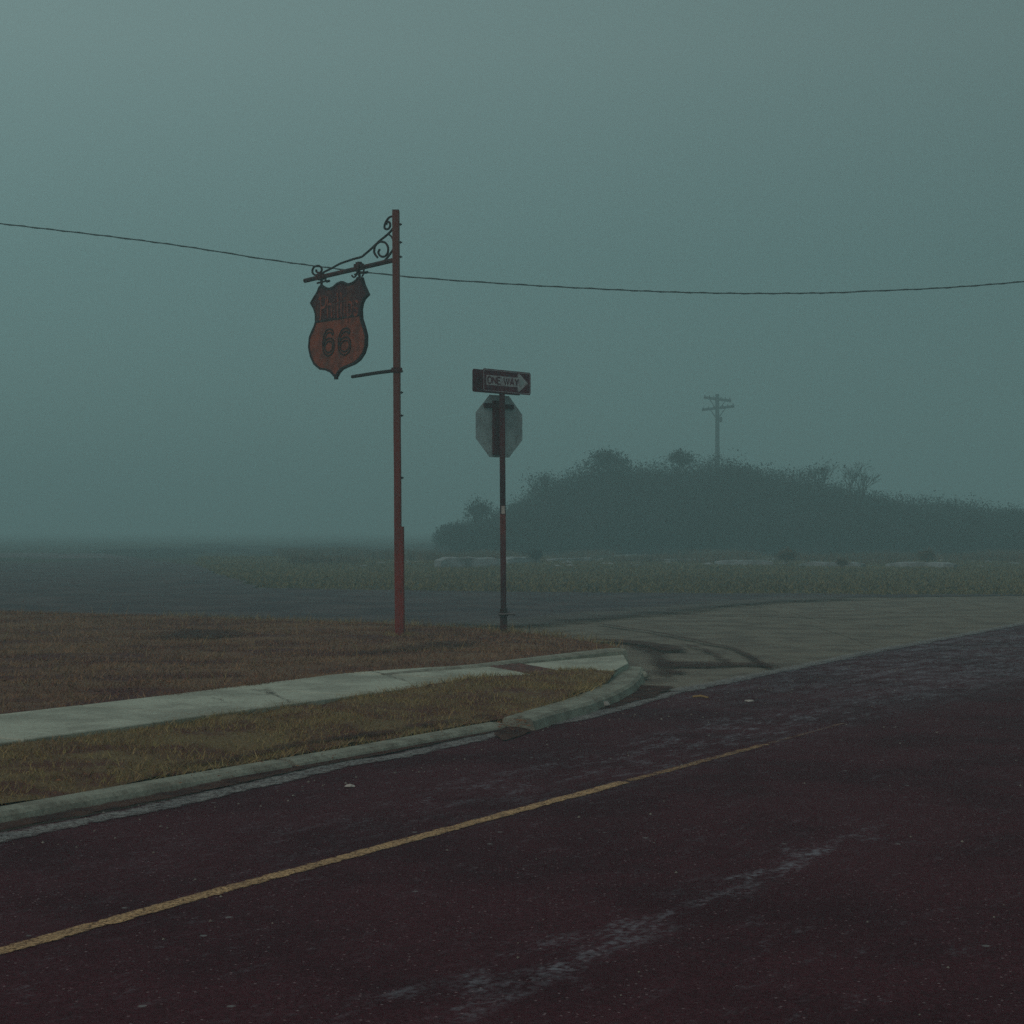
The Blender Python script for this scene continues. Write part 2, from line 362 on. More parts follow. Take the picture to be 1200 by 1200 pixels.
# ------------------------------------------------------------------ ground sheets
def flat(z): return lambda x, y, d: z
def zbase(x, y, d=0):
    s = min(1, max(0, (y-45)/30))
    return -.03 + .10*s*noise.noise(Vector((x*.08, y*.08, 0))) + .05*s*noise.noise(Vector((x*.3, y*.3, 2)))
gx = np.unique(np.concatenate([np.linspace(-420, -80, 18), np.linspace(-80, 80, 161), np.linspace(80, 420, 18)]))
gy = np.unique(np.concatenate([np.linspace(-60, 40, 26), np.linspace(40, 150, 111), np.linspace(150, 700, 40)]))
GX, GY = np.meshgrid(gx, gy); nx_, ny_ = len(gx), len(gy)
GZ = np.array([zbase(x, y) for x, y in zip(GX.ravel(), GY.ravel())])
idx = np.arange(nx_*ny_).reshape(ny_, nx_)
q = np.stack([idx[:-1, :-1], idx[:-1, 1:], idx[1:, 1:], idx[1:, :-1]], -1).reshape(-1, 4)
tri = np.concatenate([q[:, [0, 1, 2]], q[:, [0, 2, 3]]])
gr = fmesh('ground', np.column_stack([GX.ravel(), GY.ravel(), GZ]), tri, M['field'], 'structure')
gr.data.polygons.foreach_set('use_smooth', [True]*len(gr.data.polygons))

# main road: fresh dark asphalt; its far edge follows the gutter
edge_px = [(190, 940), (253, 926), (327, 911), (400, 895), (473, 881), (547, 866), (620, 849), (690, 838), (760, 818), (800, 808), (860, 797), (930, 783), (1012, 765)]
edge = [P(-25, 6.05, 0)] + [G(a, b, 0) for a, b in edge_px]
uN = edge[-1].dot(RD)
edge += [P(uN+8, 7.15), P(uN+60, 7.4), P(260, 7.6)]
edge_r = refine(edge, .12, .03, closed=False)
def strip_mesh(name, path_a, path_b, z, m, kind='structure'):
    mb = MB(); n = len(path_a)
    mb.add([(p.x, p.y, z) for p in path_a]+[(p.x, p.y, z) for p in path_b], [(i, i+1, n+i+1, n+i) for i in range(n-1)])
    return mb.build(name, m, kind=kind)
strip_mesh('road', edge_r, [P(p.dot(RD), -5.2) for p in edge_r], .006, M['asphalt'])

# cross street bed of worn asphalt, then the concrete apron slabs
cs_near = [G(-500, 690, .0), G(-200, 705, 0), G(190, 727, 0), G(400, 735, 0), G(560, 748, 0), G(640, 765, 0), G(700, 800, 0)]
bed = [G(-650, 676, 0), G(-200, 686, 0), G(190, 742, 0), G(560, 790, 0), G(740, 835, 0), G(1012, 770, 0), P(40, 6.5), P(60, 6.5), G(1900, 700, 0), G(1300, 698, 0), G(1012, 697, 0), G(700, 695, 0), G(400, 692, 0), G(300, 689, 0), G(262, 676, 0), G(228, 664, 0), G(190, 657, 0), G(120, 648, 0), G(-500, 646, 0)]
sheet('cross_street_bed', bed, 1.5, M['asphalt_old'], flat(-.012))
slabzone = [G(520, 800, 0), G(740, 835, 0), G(1012, 772, 0), P(34, 6.8), P(44, 14), G(1240, 698, 0), G(1012, 700, 0), G(880, 704, 0), G(760, 715, 0), G(640, 726, 0), G(540, 735, 0), G(480, 745, 0)]
def clip(poly, a, b):   # keep left side of a->b
    out = []
    for i in range(len(poly)):
        p, q_ = poly[i-1], poly[i]
        sp = (b[0]-a[0])*(p[1]-a[1])-(b[1]-a[1])*(p[0]-a[0]); sq = (b[0]-a[0])*(q_[1]-a[1])-(b[1]-a[1])*(q_[0]-a[0])
        if (sp >= 0) != (sq >= 0):
            k = sp/(sp-sq); out.append((p[0]+(q_[0]-p[0])*k, p[1]+(q_[1]-p[1])*k))
        if sq >= 0: out.append(q_)
    return out
apron = bpy.data.objects.new('concrete_apron', None); COL.objects.link(apron); apron['kind'] = 'structure'
hull_pts = [(p.x, p.y) for p in slabzone]
hull = [hull_pts[i] for i in geometry.convex_hull_2d([Vector(p) for p in hull_pts])]
ar = sum(hull[i-1][0]*hull[i][1]-hull[i][0]*hull[i-1][1] for i in range(len(hull)))
if ar < 0: hull = hull[::-1]
rows = [12.6, 15.1, 17.5, 21.2, 24.9, 28.7, 32.4, 36.0]
for i in range(len(rows)-1):
    off = random.uniform(-.4, .4)
    for k in range(-2, 5):
        x0 = k*4.1+off+.3; x1 = x0+4.1; g_ = .012
        y0, y1 = rows[i], rows[i+1]; tl = -.028
        poly = [(x0+g_, y0+g_+tl*x0), (x1-g_, y0+g_+tl*x1), (x1-g_, y1-g_+tl*x1), (x0+g_, y1-g_+tl*x0)]
        for j in range(len(hull)):
            if poly: poly = clip(poly, hull[j-1], hull[j])
        if len(poly) < 3: continue
        A = abs(sum(poly[a-1][0]*poly[a][1]-poly[a][0]*poly[a-1][1] for a in range(len(poly))))/2
        if A < .3: continue
        z = random.uniform(-.001, .001); mb = MB(); n = len(poly)
        mb.add([(x, y, z) for x, y in poly]+[(x, y, -.0125) for x, y in poly], [tuple(range(n))]+[(a, (a+1) % n, (a+1) % n+n, a+n) for a in range(n)])
        mb.build('slab', M['concrete_road'], apron)
# dark asphalt overlay of the cross street with its worn near edge, and the branch that bends away at left
ov = [G(1300, 697.5, 0), G(1012, 700, 0), G(880, 705, 0), G(760, 717, 0), G(640, 729, 0), G(560, 737, 0), G(400, 742, 0), G(190, 735, 0), G(-200, 722, 0), G(-650, 705, 0),
      G(-650, 672, 0), G(-200, 668, 0), G(60, 660, 0), G(150, 655, 0), G(225, 662, 0), G(262, 675, 0), G(305, 689, 0), G(400, 691, 0), G(700, 694.5, 0), G(1012, 696, 0)]
M['overlay'] = mat('overlay', (.078, .072, .082), .95, .8, .28, (.120, .105, .110), bump=.4, fine=25, spec=.1, bump_scale=50)
sheet('cross_street', ov, .9, M['overlay'], lambda x, y, d: max(.008, zbase(x, y)+.05) if y > 45 and y < 104 else (.008 if y <= 45 else zbase(x, y)+.05), jit=.35)

# ------------------------------------------------------------------ verge, sidewalk, curbs
def lerp_line(pts, u):   # pts sorted by u: (u, v)
    if u <= pts[0][0]: return pts[0][1]
    for a, b in zip(pts, pts[1:]):
        if u <= b[0]: return a[1]+(b[1]-a[1])*(u-a[0])/(b[0]-a[0])
    return pts[-1][1]
ZW = .14
front = [P(-22, 7.95, ZW)] + [G(a, b, ZW) for a, b in [(190, 845), (330, 826), (480, 806), (560, 797), (640, 789.5), (700, 785)]]
back = [P(-22, 9.10, ZW)] + [G(a, b, ZW) for a, b in [(190, 815), (400, 789), (480, 783.5), (560, 779.5), (640, 774), (728, 767)]]
FU = [(p.dot(RD), p.dot(RN)) for p in front]; BU = [(p.dot(RD), p.dot(RN)) for p in back]
walk = bpy.data.objects.new('sidewalk', None); COL.objects.link(walk); walk['kind'] = 'structure'
tipF = G(719, 786, ZW); tipE = G(736, 777, ZW); tipB = G(730, 767, ZW)
u = -14.0; u_end = FU[-1][0]
while u < u_end-.3:
    ln = 1.62 if u_end-u > 2.6 else u_end-u
    a, b = u+.011, u+ln-.011
    us = np.linspace(a, b, 7)
    low = [P(x, lerp_line(FU, x)) for x in us]; hi = [P(x, lerp_line(BU, x)) for x in us[::-1]]
    low = [p+RN*(noise.noise(p*3)*.02) for p in low]; hi = [p-RN*(noise.noise(p*3)*.02) for p in hi]
    z = ZW+random.uniform(-.004, .004); poly = low+hi; n = len(poly); mb = MB()
    mb.add([(p.x, p.y, z) for p in poly]+[(p.x, p.y, .02) for p in poly], [tuple(range(n))]+[(i, (i+1) % n, (i+1) % n+n, i+n) for i in range(n)])
    ob = mb.build('slab', M['concrete_walk'], walk)
    bv = ob.modifiers.new('b', 'BEVEL'); bv.width = .006; bv.segments = 1; bv.limit_method = 'ANGLE'
    u += ln
# ramp end slab at the corner
poly = [P(u_end+.006, lerp_line(FU, u_end)), tipF, tipE, tipB, G(700, 769.5, ZW), P(u_end+.006, lerp_line(BU, u_end+.01))]
poly = [poly[0], poly[1], poly[2], poly[3], poly[5]] if poly[4].dot(RD) < u_end else poly
n = len(poly); mb = MB(); mb.add([(p.x, p.y, ZW-.002) for p in poly]+[(p.x, p.y, .02) for p in poly], [tuple(range(n))]+[(i, (i+1) % n, (i+1) % n+n, i+n) for i in range(n)])
mb.build('slab', M['concrete_walk'], walk)
# tactile strip across the walk
ta, tb, tc_, td = G(566, 780, ZW), G(606, 777.5, ZW), G(668, 789, ZW), G(632, 792, ZW)
zt = ZW+.008; mb = MB(); mb.add([(p.x, p.y, zt) for p in (ta, tb, tc_, td)]+[(p.x, p.y, ZW-.01) for p in (ta, tb, tc_, td)], [(0,1,2,3),(0,1,5,4),(1,2,6,5),(2,3,7,6),(3,0,4,7)])
mb.build('tactile_strip', M['brick_red'], walk, label='brick red ribbed warning strip across the walk')
mb = MB()
for i in range(26):
    for j in range(5):
        a = ta.lerp(td, (i+.5)/26); b = tb.lerp(tc_, (i+.5)/26); p = a.lerp(b, (j+.5)/5); 
        mb.tube([(p.x, p.y, zt-.001), (p.x, p.y, zt+.006)], [.014, .010], 6)
mb.build('tactile_domes', M['brick_red'], walk, kind='stuff')

def curb_run(root, pts, widths, z0, zt_, seg=2.4, gap=.012):
    path = refine(pts, .08, closed=False); L_ = [0]
    for a, b in zip(path, path[1:]): L_.append(L_[-1]+(Vector((b.x, b.y))-Vector((a.x, a.y))).length)
    tot = L_[-1]; nseg = max(1, round(tot/seg)); sl_ = tot/nseg
    for s in range(nseg):
        a_, b_ = s*sl_+gap/2, (s+1)*sl_-gap/2; idxs = [i for i, l in enumerate(L_) if a_-.05 <= l <= b_+.05]
        if len(idxs) < 2: continue
        mb = MB(); o = []
        for i in idxs:
            p = path[i]; t = (path[min(i+1, len(path)-1)]-path[max(0, i-1)]); t.z = 0; t.normalize(); nn = Vector((-t.y, t.x, 0))
            l = min(max(L_[i], a_), b_); p = Vector((p.x, p.y, 0)) + t*(l-L_[i])
            f = L_[i]/tot; w = widths[0]+(widths[1]-widths[0])*f; zz = zt_(f) if callable(zt_) else zt_
            ch = noise.noise(p*3)*.006; ch2 = noise.noise(p*9+Vector((5, 0, 0)))*.004
            prof = [(-w/2-.03+ch2, z0), (-w/2+ch, zz-.022+ch2), (-w/2+.028+ch, zz-.003), (0, zz+ch2*.2), (w/2-.015, zz), (w/2, zz-.012), (w/2+.004, z0)]
            o.append([(p.x+nn.x*k, p.y+nn.y*k, h) for k, h in prof])
        m_ = len(o[0]); vs = [v for r_ in o for v in r_]
        fs = [(i*m_+k, i*m_+k+1, (i+1)*m_+k+1, (i+1)*m_+k) for i in range(len(o)-1) for k in range(m_-1)]
        fs += [tuple(range(m_)), tuple((len(o)-1)*m_+k for k in range(m_))]
        mb.add(vs, fs); mb.build('curb_stone', M['concrete_curb'], root)
curb = bpy.data.objects.new('curb', None); COL.objects.link(curb); curb['kind'] = 'structure'
ZC = .05
# roadside curb, left of the broken gap
lc = [P(-20, 6.47, ZC)] + [G(a, b, ZC) for a, b in [(190, 914.5), (400, 879), (583, 846.5)]]
curb_run(curb, lc, (.15, .15), -.02, ZC)
# curb right of the gap, sweeping round the corner nose and back along the walk
rc = [G(a, b, .10) for a, b in [(606, 839.5), (640, 829.5), (675, 820), (705, 809), (724, 799), (734, 789), (737, 779.5)]]
curb_run(curb, rc, (.22, .28), -.02, .09, seg=1.9)
bc = [G(a, b, .19) for a, b in [(728, 760.5), (713, 761.5), (640, 768), (560, 775.5), (500, 780), (450, 784)]]
curb_run(curb, bc[::-1], (.10, .17), .02, lambda f: .15+.05*f, seg=2.6)

# front verge
vin = [G(a, b, .06) for a, b in [(724, 794), (714, 804), (677, 817), (608, 837), (600, 838), (583, 839.5), (400, 871), (190, 907)]]
pv1 = front[:-1] + [G(700, 785, ZW), G(719, 785.5, ZW)] + vin + [P(-22, 6.55)]
def zv1(x, y, d):
    p = Vector((x, y, 0)); v = p.dot(RN)
    return .035 + .045*min(1, max(0, (p.dot(RD)-10.2)/1.5)) + .075*min(1, max(0, (v-6.5)/1.2)) + .025*noise.noise(p*2.1) + .012*noise.noise(p*7)
sheet('verge', [p.copy() for p in pv1], .12, M['soil_verge'], zv1)
# back verge
sb = [G(a, b, .08) for a, b in [(728, 756), (712, 751), (685, 746), (645, 741), (595, 735), (500, 731), (400, 727), (190, 720), (0, 714), (-300, 707)]]
pv2 = back[:4] + [G(500, 780, .15), G(560, 775, .15), G(640, 767, .16), G(713, 760, .16)] + sb + [G(-300, 707, .08)+Vector((-6, -2, 0)), P(-22, 16)]
sbx = [(p.x, p.y) for p in sb]
def zv2(x, y, d):
    e_ = float(seg_dist(np.array([x]), np.array([y]), sbx, closed=False)[0]); k = min(1, e_/1.2); k = k*k*(3-2*k)
    p = Vector((x, y, 0)); return .03 + k*(.080 + .03*noise.noise(p*.9)) + .02*noise.noise(p*3)*k
sheet('back_verge', [p.copy() for p in pv2], .22, M['soil_back'], zv2)

# dirt, salt and paint layers on the roads
def ribbon_poly(pts, w):
    L_, R_ = [], []
    for i, p in enumerate(pts):
        t = (pts[min(i+1, len(pts)-1)]-pts[max(0, i-1)]); t.z = 0; t.normalize(); nn = Vector((-t.y, t.x, 0)); ww = w[i] if isinstance(w, list) else w
        L_.append(p+nn*ww/2); R_.append(p-nn*ww/2)
    return L_+R_[::-1]
salt = [P(-9, 6.0)] + [G(a, b, 0) for a, b in [(190, 947), (253, 932), (327, 916), (400, 899), (473, 887), (547, 870), (575, 862), (620, 852), (640, 850), (690, 840.5), (725, 831), (760, 821), (800, 811)]]
sheet('gutter_edge', ribbon_poly(salt, [.24]*8+[.22, .24, .26, .26, .22, .16]), .045, M['salt_layer'], flat(.012), fall=.07, jit=.03)
salt2 = [G(a, b, 0) for a, b in [(790, 812), (860, 798), (930, 784), (1012, 766.5)]] + [P(uN+9, 7.12), P(uN+24, 7.2)]
sheet('gutter_edge', ribbon_poly(salt2, .30), .07, M['salt_layer'], flat(.013), fall=.09, jit=.03)
gut = [P(-9, 6.2)] + [G(a, b, 0) for a, b in [(190, 936), (327, 907), (473, 878), (560, 861), (600, 853)]]
sheet('gutter_dirt', ribbon_poly(gut, .19), .05, M['dirt_gutter'], flat(.016), fall=.05, jit=.03)
gut2 = [G(a, b, 0) for a, b in [(596, 851), (640, 842), (700, 830), (735, 816), (765, 805)]]
sheet('gutter_dirt', ribbon_poly(gut2, [.2, .25, .35, .55, .5]), .06, M['dirt_gutter'], flat(.016), fall=.09, jit=.05)
gap = [G(583, 838, .07), G(606, 833, .07), G(622, 848, .07), G(590, 858, .07), G(580, 851, .07)]
sheet('gap_dirt', gap, .05, M['dirt'], lambda x, y, d: .015+min(d, .12)*.15+.008*noise.noise(Vector((x*9, y*9, 0))), jit=.02)
sheet('corner_dirt', [G(a, b, 0) for a, b in [(690, 748), (740, 750), (785, 762), (815, 778), (822, 792), (790, 806), (745, 818), (700, 826), (745, 805), (752, 788), (742, 768)]], .12, M['dirt_layer'], flat(.018), fall=.3, jit=.12)
sheet('corner_dirt', [G(a, b, 0) for a, b in [(560, 742), (620, 744), (690, 752), (740, 762), (700, 758), (640, 747), (560, 748)]], .2, M['dirt_thin'], flat(.020), fall=.5, jit=.1)
sheet('corner_dirt', [G(a, b, 0) for a, b in [(745, 778), (820, 776), (930, 778), (925, 783), (830, 785), (760, 786)]], .1, M['dirt_layer'], flat(.022), fall=.22, jit=.06)
def arc(px, w, z, m='dirt_thin'):
    return sheet('tyre_mark', ribbon_poly([G(a, b, 0) for a, b in px], w), .06, M[m], flat(z), fall=.08, jit=.03)
arc([(828, 756), (852, 760), (872, 768), (888, 777), (905, 786)], .17, .026)
arc([(800, 757), (822, 763), (838, 770), (856, 780)], .15, .029)
arc([(700, 733), (760, 742), (812, 752), (832, 757)], .16, .032)
arc([(690, 752), (740, 755), (775, 760), (790, 766)], .40, .035)
arc([(650, 727), (760, 722), (880, 722), (1010, 727)], .18, .024)
yl = [G(-160, 1160, 0), G(60, 1102, 0), G(190, 1065, 0), G(400, 1008, 0), G(618, 949, 0), G(735, 917.5, 0)]
ylr = refine(yl, .3, 0, closed=False); yo = sheet('yellow_line', ribbon_poly(ylr, .115), .03, M['yellow_paint'], flat(.010), fall=.035, jit=.008)
yo.name = 'road_marking'
# faint remains of the line further on
yl2 = [G(735, 917.5, 0), G(800, 900, 0), G(900, 873, 0)]
yl3 = [G(900, 873, 0), G(930, 865, 0), G(990, 848.5, 0)]
yo2 = sheet('road_marking', ribbon_poly(refine(yl2, .3, 0, closed=False), .10), .03, masked('yellow_worn', 'paint_src', .44, .66, 10, .8, grit=(60, .44, .58)), flat(.010), fall=.035)
yo3 = sheet('road_marking', ribbon_poly(refine(yl3, .3, 0, closed=False), .08), .03, masked('yellow_faint', 'paint_src', .46, .80, 9, .55, grit=(50, .46, .62)), flat(.010), fall=.035)

# ------------------------------------------------------------------ grass and leaves
def zgrid(zf, X, Y):
    x0, x1, y0, y1 = X.min(), X.max()+1e-3, Y.min(), Y.max()+1e-3; st = max(.12, math.sqrt((x1-x0)*(y1-y0)/14000))
    nx = int((x1-x0)/st)+2; ny = int((y1-y0)/st)+2
    Z = np.array([[zf(x0+i*st, y0+j*st, 1.0) for i in range(nx)] for j in range(ny)])
    fx = (X-x0)/st; fy = (Y-y0)/st; i = fx.astype(int); j = fy.astype(int); a = fx-i; b = fy-j
    return (Z[j, i]*(1-a)+Z[j, i+1]*a)*(1-b)+(Z[j+1, i]*(1-a)+Z[j+1, i+1]*a)*b
def blades(name, poly, n, hmin, hmax, w, zf, m, lean=.5, dens=None):
    xs = [p[0] for p in poly]; ys = [p[1] for p in poly]; X = []; Y = []
    X = rng.uniform(min(xs), max(xs), n*4); Y = rng.uniform(min(ys), max(ys), n*4)
    k = inside(X, Y, poly); X = X[k]; Y = Y[k]
    if dens is not None:
        k = rng.random(len(X)) < dens(X, Y); X = X[k]; Y = Y[k]
    X = X[:n]; Y = Y[:n]; n = len(X)
    Z = zgrid(zf, X, Y); a = rng.uniform(0, 2*np.pi, n); h = rng.uniform(hmin, hmax, n)
    pat = zgrid(lambda x, y, d: noise.noise(Vector((x*1.7, y*1.7, 4))), X, Y); h *= 1+.5*pat
    ww = w*rng.uniform(.6, 1.3, n); b = rng.uniform(0, 2*np.pi, n); l = rng.uniform(.2, lean*2, n)*h
    dx, dy = np.cos(a)*ww/2, np.sin(a)*ww/2
    A = np.column_stack([X-dx, Y-dy, Z-.01]); B = np.column_stack([X+dx, Y+dy, Z-.01]); C = np.column_stack([X+np.cos(b)*l, Y+np.sin(b)*l, Z+h])
    V = np.stack([A, B, C], 1).reshape(-1, 3); T = np.arange(3*n).reshape(-1, 3)
    return fmesh(name, V, T, m, 'stuff')
fv = [(p.x, p.y) for p in pv1]; fv = [(x, y) for x, y in fv]
pn = lambda X, Y: np.clip(.75+1.1*zgrid(lambda x, y, d: noise.noise(Vector((x*1.9, y*1.9, 9)))+.5*noise.noise(Vector((x*6, y*6, 2))), X, Y), .12, 1)
blades('verge_grass', [tuple(p.xy) for p in ([P(-4, 7.93)]+pv1[1:-1]+[P(-4, 6.5)])], 110000, .012, .038, .007, zv1, M['grass_verge'], .9, dens=pn)
bv2 = [tuple(p.xy) for p in ([P(-6, 9.12)]+pv2[1:-2]+[P(-9, 19)])]
blades('back_verge_grass', bv2, 260000, .015, .05, .010, zv2, M['grass_back'], 1.0, dens=pn)
tf = lambda X, Y: np.clip(6*(zgrid(lambda x, y, d: noise.noise(Vector((x*3.1, y*3.1, 21))), X, Y)-.28), 0, 1)
blades('weed_tufts', bv2, 16000, .04, .11, .010, zv2, M['grass_verge'], .9, dens=tf)
blades('weed_tufts', [tuple(p.xy) for p in ([P(-4, 7.93)]+pv1[1:-1]+[P(-4, 6.5)])], 7000, .03, .09, .008, zv1, M['grass_verge'], .9, dens=tf)
for nm, ln_, zf_, mt_ in (('curb_edge_grass', lc[1:]+rc[:5], zv1, 'grass_verge'), ('walk_edge_grass', front[1:], zv1, 'grass_verge'), ('walk_edge_grass', back[1:4], zv2, 'grass_back')):
    sh = .12 if nm[0] == 'c' else 0
    rb = ribbon_poly([Vector((p.x, p.y, 0))+RN*sh for p in refine(ln_, .2, .04, closed=False)], .09)
    blades(nm, [tuple(p.xy) for p in rb], 9000, .02, .06, .007, zf_, M[mt_], 1.3)
blades('seed_stalks', bv2, 1600, .10, .20, .008, zv2, M['grass_verge'], .5)
for q_ in (Vector((-1.35, 20.5, .1)), Vector((-.108, 22.1, .12))):
    blades('post_base_grass', [(q_.x+r_*math.cos(k*.785), q_.y+r_*math.sin(k*.785)) for k in range(8) for r_ in (.22,)], 160, .03, .08, .009, zv2, M['grass_verge'], .8)
def zover(zf, o): return lambda x, y, d: zf(x, y, d)+o
sheet('bare_soil', [G(a, b, .12) for a, b in [(225, 792), (330, 772), (440, 756), (520, 750), (600, 752), (560, 760), (440, 768), (360, 779), (260, 796)]], .12, M['dirt_layer'], zover(zv2, .022), fall=.5, jit=.2)
sheet('bare_soil', [G(a, b, .12) for a, b in [(190, 735), (280, 738), (330, 744), (250, 750), (150, 748)]], .15, M['dirt_thin'], zover(zv2, .022), fall=.6, jit=.2)
sheet('bare_soil', [G(a, b, .06) for a, b in [(190, 896), (300, 878), (400, 862), (583, 834), (640, 818), (600, 826), (583, 838), (400, 869), (190, 905)]], .05, M['dirt_thin'], zover(zv1, .016), fall=.12, jit=.06)
lipv = [p+Vector((0, -.25, 0)) for p in sb[:8]] + [p+Vector((0, .12, 0)) for p in sb[:8]][::-1]
blades('edge_weeds', [tuple(p.xy) for p in lipv], 9000, .05, .13, .010, zv2, M['grass_verge'], .8)
farp = [G(a, b, 0) for a, b in [(228, 660), (262, 676), (305, 690), (400, 692), (700, 695.5), (1012, 698), (1500, 699)]] + [Vector((45, 60, 0)), Vector((45, 88, 0)), Vector((-16, 88, 0))]
blades('field_grass', [tuple(p.xy) for p in farp], 190000, .03, .10, .04, zbase, M['grass_far'], .9)
blades('field_tall_grass', [(-9, 70), (50, 66), (60, 100), (-14, 100)], 90000, .10, .42, .05, zbase, M['tan_brush'], .7,
       dens=lambda X, Y: np.clip(np.array([noise.noise(Vector((x*.25, y*.12, 1)))*3 for x, y in zip(X, Y)]), .02, 1))
def litter_leaves(name, poly, n, s, zf):
    xs = [p[0] for p in poly]; ys = [p[1] for p in poly]; X = rng.uniform(min(xs), max(xs), n*4); Y = rng.uniform(min(ys), max(ys), n*4)
    k = inside(X, Y, poly); X = X[k][:n]; Y = Y[k][:n]; n = len(X); V = []; T = []
    for i in range(n):
        a = random.uniform(0, 6.28); r = s*random.uniform(.6, 1.3); z = zf(X[i], Y[i], 1)+random.uniform(.01, .05); c, d = math.cos(a), math.sin(a); o = len(V)
        for (p, q_) in ((-1, 0), (0, -.5), (1, 0), (0, .5)):
            V.append((X[i]+(p*c-q_*d)*r, Y[i]+(p*d+q_*c)*r, z+random.uniform(-.3, .3)*r))
        T += [(o, o+1, o+2), (o, o+2, o+3)]
    return fmesh(name, V, T, M['leaf'], 'stuff')
litter_leaves('dead_leaves', bv2, 5200, .022, zv2)
litter_leaves('dead_leaves', [tuple(p.xy) for p in ([P(-4, 7.2)]+[G(190, 880, .1), G(400, 855, .1), G(583, 832, .1), G(660, 812, .1), G(712, 795, .1)]+vin+[P(-4, 6.5)])], 1300, .016, zv1)
litter_leaves('gutter_leaves', [tuple(p.xy) for p in gap], 90, .018, lambda x, y, d: .05)
litter_leaves('gutter_leaves', [tuple(p.xy) for p in ribbon_poly([G(a, b, 0) for a, b in [(190, 929), (400, 890), (600, 850), (700, 829), (770, 803)]], .3)], 260, .014, lambda x, y, d: .02)

for px_ in ([(432, 786), (455, 792), (478, 799)], [(296, 808), (312, 812), (330, 818), (338, 824)], [(248, 818), (262, 822)]):
    sheet('walk_crack', ribbon_poly(refine([G(a, b, ZW) for a, b in px_], .08, .03, closed=False), .035), .02, M['dirt_layer'], flat(ZW+.007), fall=.012, jit=.008)
sheet('walk_stain', [G(a, b, ZW) for a, b in [(300, 806), (322, 806), (330, 814), (305, 815)]], .05, M['dirt_thin'], flat(ZW+.009), fall=.15, jit=.04)
sheet('road_blend', ribbon_poly([G(a, b, 0) for a, b in [(540, 738), (640, 729), (760, 717), (880, 706), (1012, 701)]], .0+2.2), .3, M['dirt_mix'], flat(.036), fall=1.0, jit=.3)

# ------------------------------------------------------------------ hanging shield sign and its post
pb = Vector((-1.362, 20.5, .10)); ptop = Vector((-1.396, 20.5, 5.22))
post = thing('sign_post', pb, 'tall rust red steel post on the verge with a scrolled bracket arm near its top', 'sign post')
def post_x(z): return pb.x+(ptop.x-pb.x)*(z-pb.z)/(ptop.z-pb.z)
def rect_post(mb, z0, z1, wx, wy, ox=0, oy=0, n=10):
    vs = []; 
    for i in range(n+1):
        z = z0+(z1-z0)*i/n; x = post_x(z)+ox+.0015*math.sin(i*2.1)
        c = .012
        for a, b in ((-wx+c, -wy), (wx-c, -wy), (wx, -wy+c), (wx, wy-c), (wx-c, wy), (-wx+c, wy), (-wx, wy-c), (-wx, -wy+c)): vs.append((x+a, pb.y+oy+b, z))
    fs = [(i*8+k, i*8+(k+1) % 8, (i+1)*8+(k+1) % 8, (i+1)*8+k) for i in range(n) for k in range(8)]+[tuple(range(8)), tuple(n*8+k for k in range(8))]
    mb.add(vs, fs)
mb = MB(); rect_post(mb, -.05, 5.22, .043, .043); mb.build('pole', M['rust_pole'], post)
mb = MB(); rect_post(mb, -.05, 1.43, .056, .050, ox=.016, oy=.004, n=4); mb.build('sleeve', M['rust_pole'], post)
mb = MB(); mb.box((ptop.x, 20.5, 5.226), (1,0,0), (0,1,0), (0,0,1), .078, .078, .012); mb.build('cap', M['rust_dark'], post)
for zp in (263, 284, 301, 435, 460, 487, 560):
    z = CAM_H+(620-zp)*20.5/F; mb = MB(); x = post_x(z)
    mb.tube([(x+.035, 20.5, z), (x+.075, 20.5, z)], .008, 6); mb.tube([(x+.048, 20.5, z), (x+.060, 20.5, z)], .016, 6)
    mb.build('bolt', M['black_iron'], post)
EX = Vector((.582, -.813, 0))       # reading direction of the shield, along the bracket arm towards the post
sfr = frame((pb.x, pb.y, 0), EX)
def SP(px, py):
    """photograph pixel on the plane of the bracket -> plane coordinates (s along EX, z)"""
    k = (px-600)/F; s = (k*pb.y-pb.x)/(EX.x-k*EX.y); Y = pb.y+EX.y*s
    return (s, CAM_H+(620-py)*Y/F)
def Z1(zx, zy): return SP(340+zx*.1916, 230+zy*.1916)
def W(p, t=0): return sfr(p[0], p[1], t)
def smooth(pts, k=4):
    out = []
    P_ = [Vector(p) for p in pts]
    for i in range(len(P_)-1):
        p0 = P_[max(i-1, 0)]; p1 = P_[i]; p2 = P_[i+1]; p3 = P_[min(i+2, len(P_)-1)]
        for j in range(k):
            t = j/k; out.append(.5*((2*p1)+(p2-p0)*t+(2*p0-5*p1+4*p2-p3)*t*t+(3*p1-p0-3*p2+p3)*t**3))
    out.append(P_[-1]); return out
a0, a1 = SP(463, 304.5), SP(357.5, 329)
mb = MB(); d2 = (Vector(a1)-Vector(a0))
mb.tube([W(a0), W(a1)], .030, 8); mb.build('bracket_arm', M['rust_dark'], post)
def iron(name, zpts, r, k=5, t=0): 
    mb = MB(); mb.tube([W(tuple(p), t) for p in smooth([Z1(*p) for p in zpts], k)], r, 6); return mb.build(name, M['black_iron'], post)
iron('bracket_brace', [(640, 185), (600, 230), (545, 275), (500, 318), (460, 352), (438, 370), (395, 382), (345, 398), (300, 415), (255, 440), (205, 465), (178, 485)], .015)
iron('scroll', [(180, 485), (148, 480), (136, 460), (145, 435), (170, 425), (190, 435), (193, 455), (178, 468), (162, 462), (160, 448)], .014)
iron('scroll', [(535, 375), (515, 345), (520, 305), (548, 280), (580, 283), (598, 310), (597, 345), (578, 368), (553, 366), (540, 345), (548, 325)], .014)
iron('scroll', [(632, 325), (612, 352), (592, 378), (575, 398)], .015)
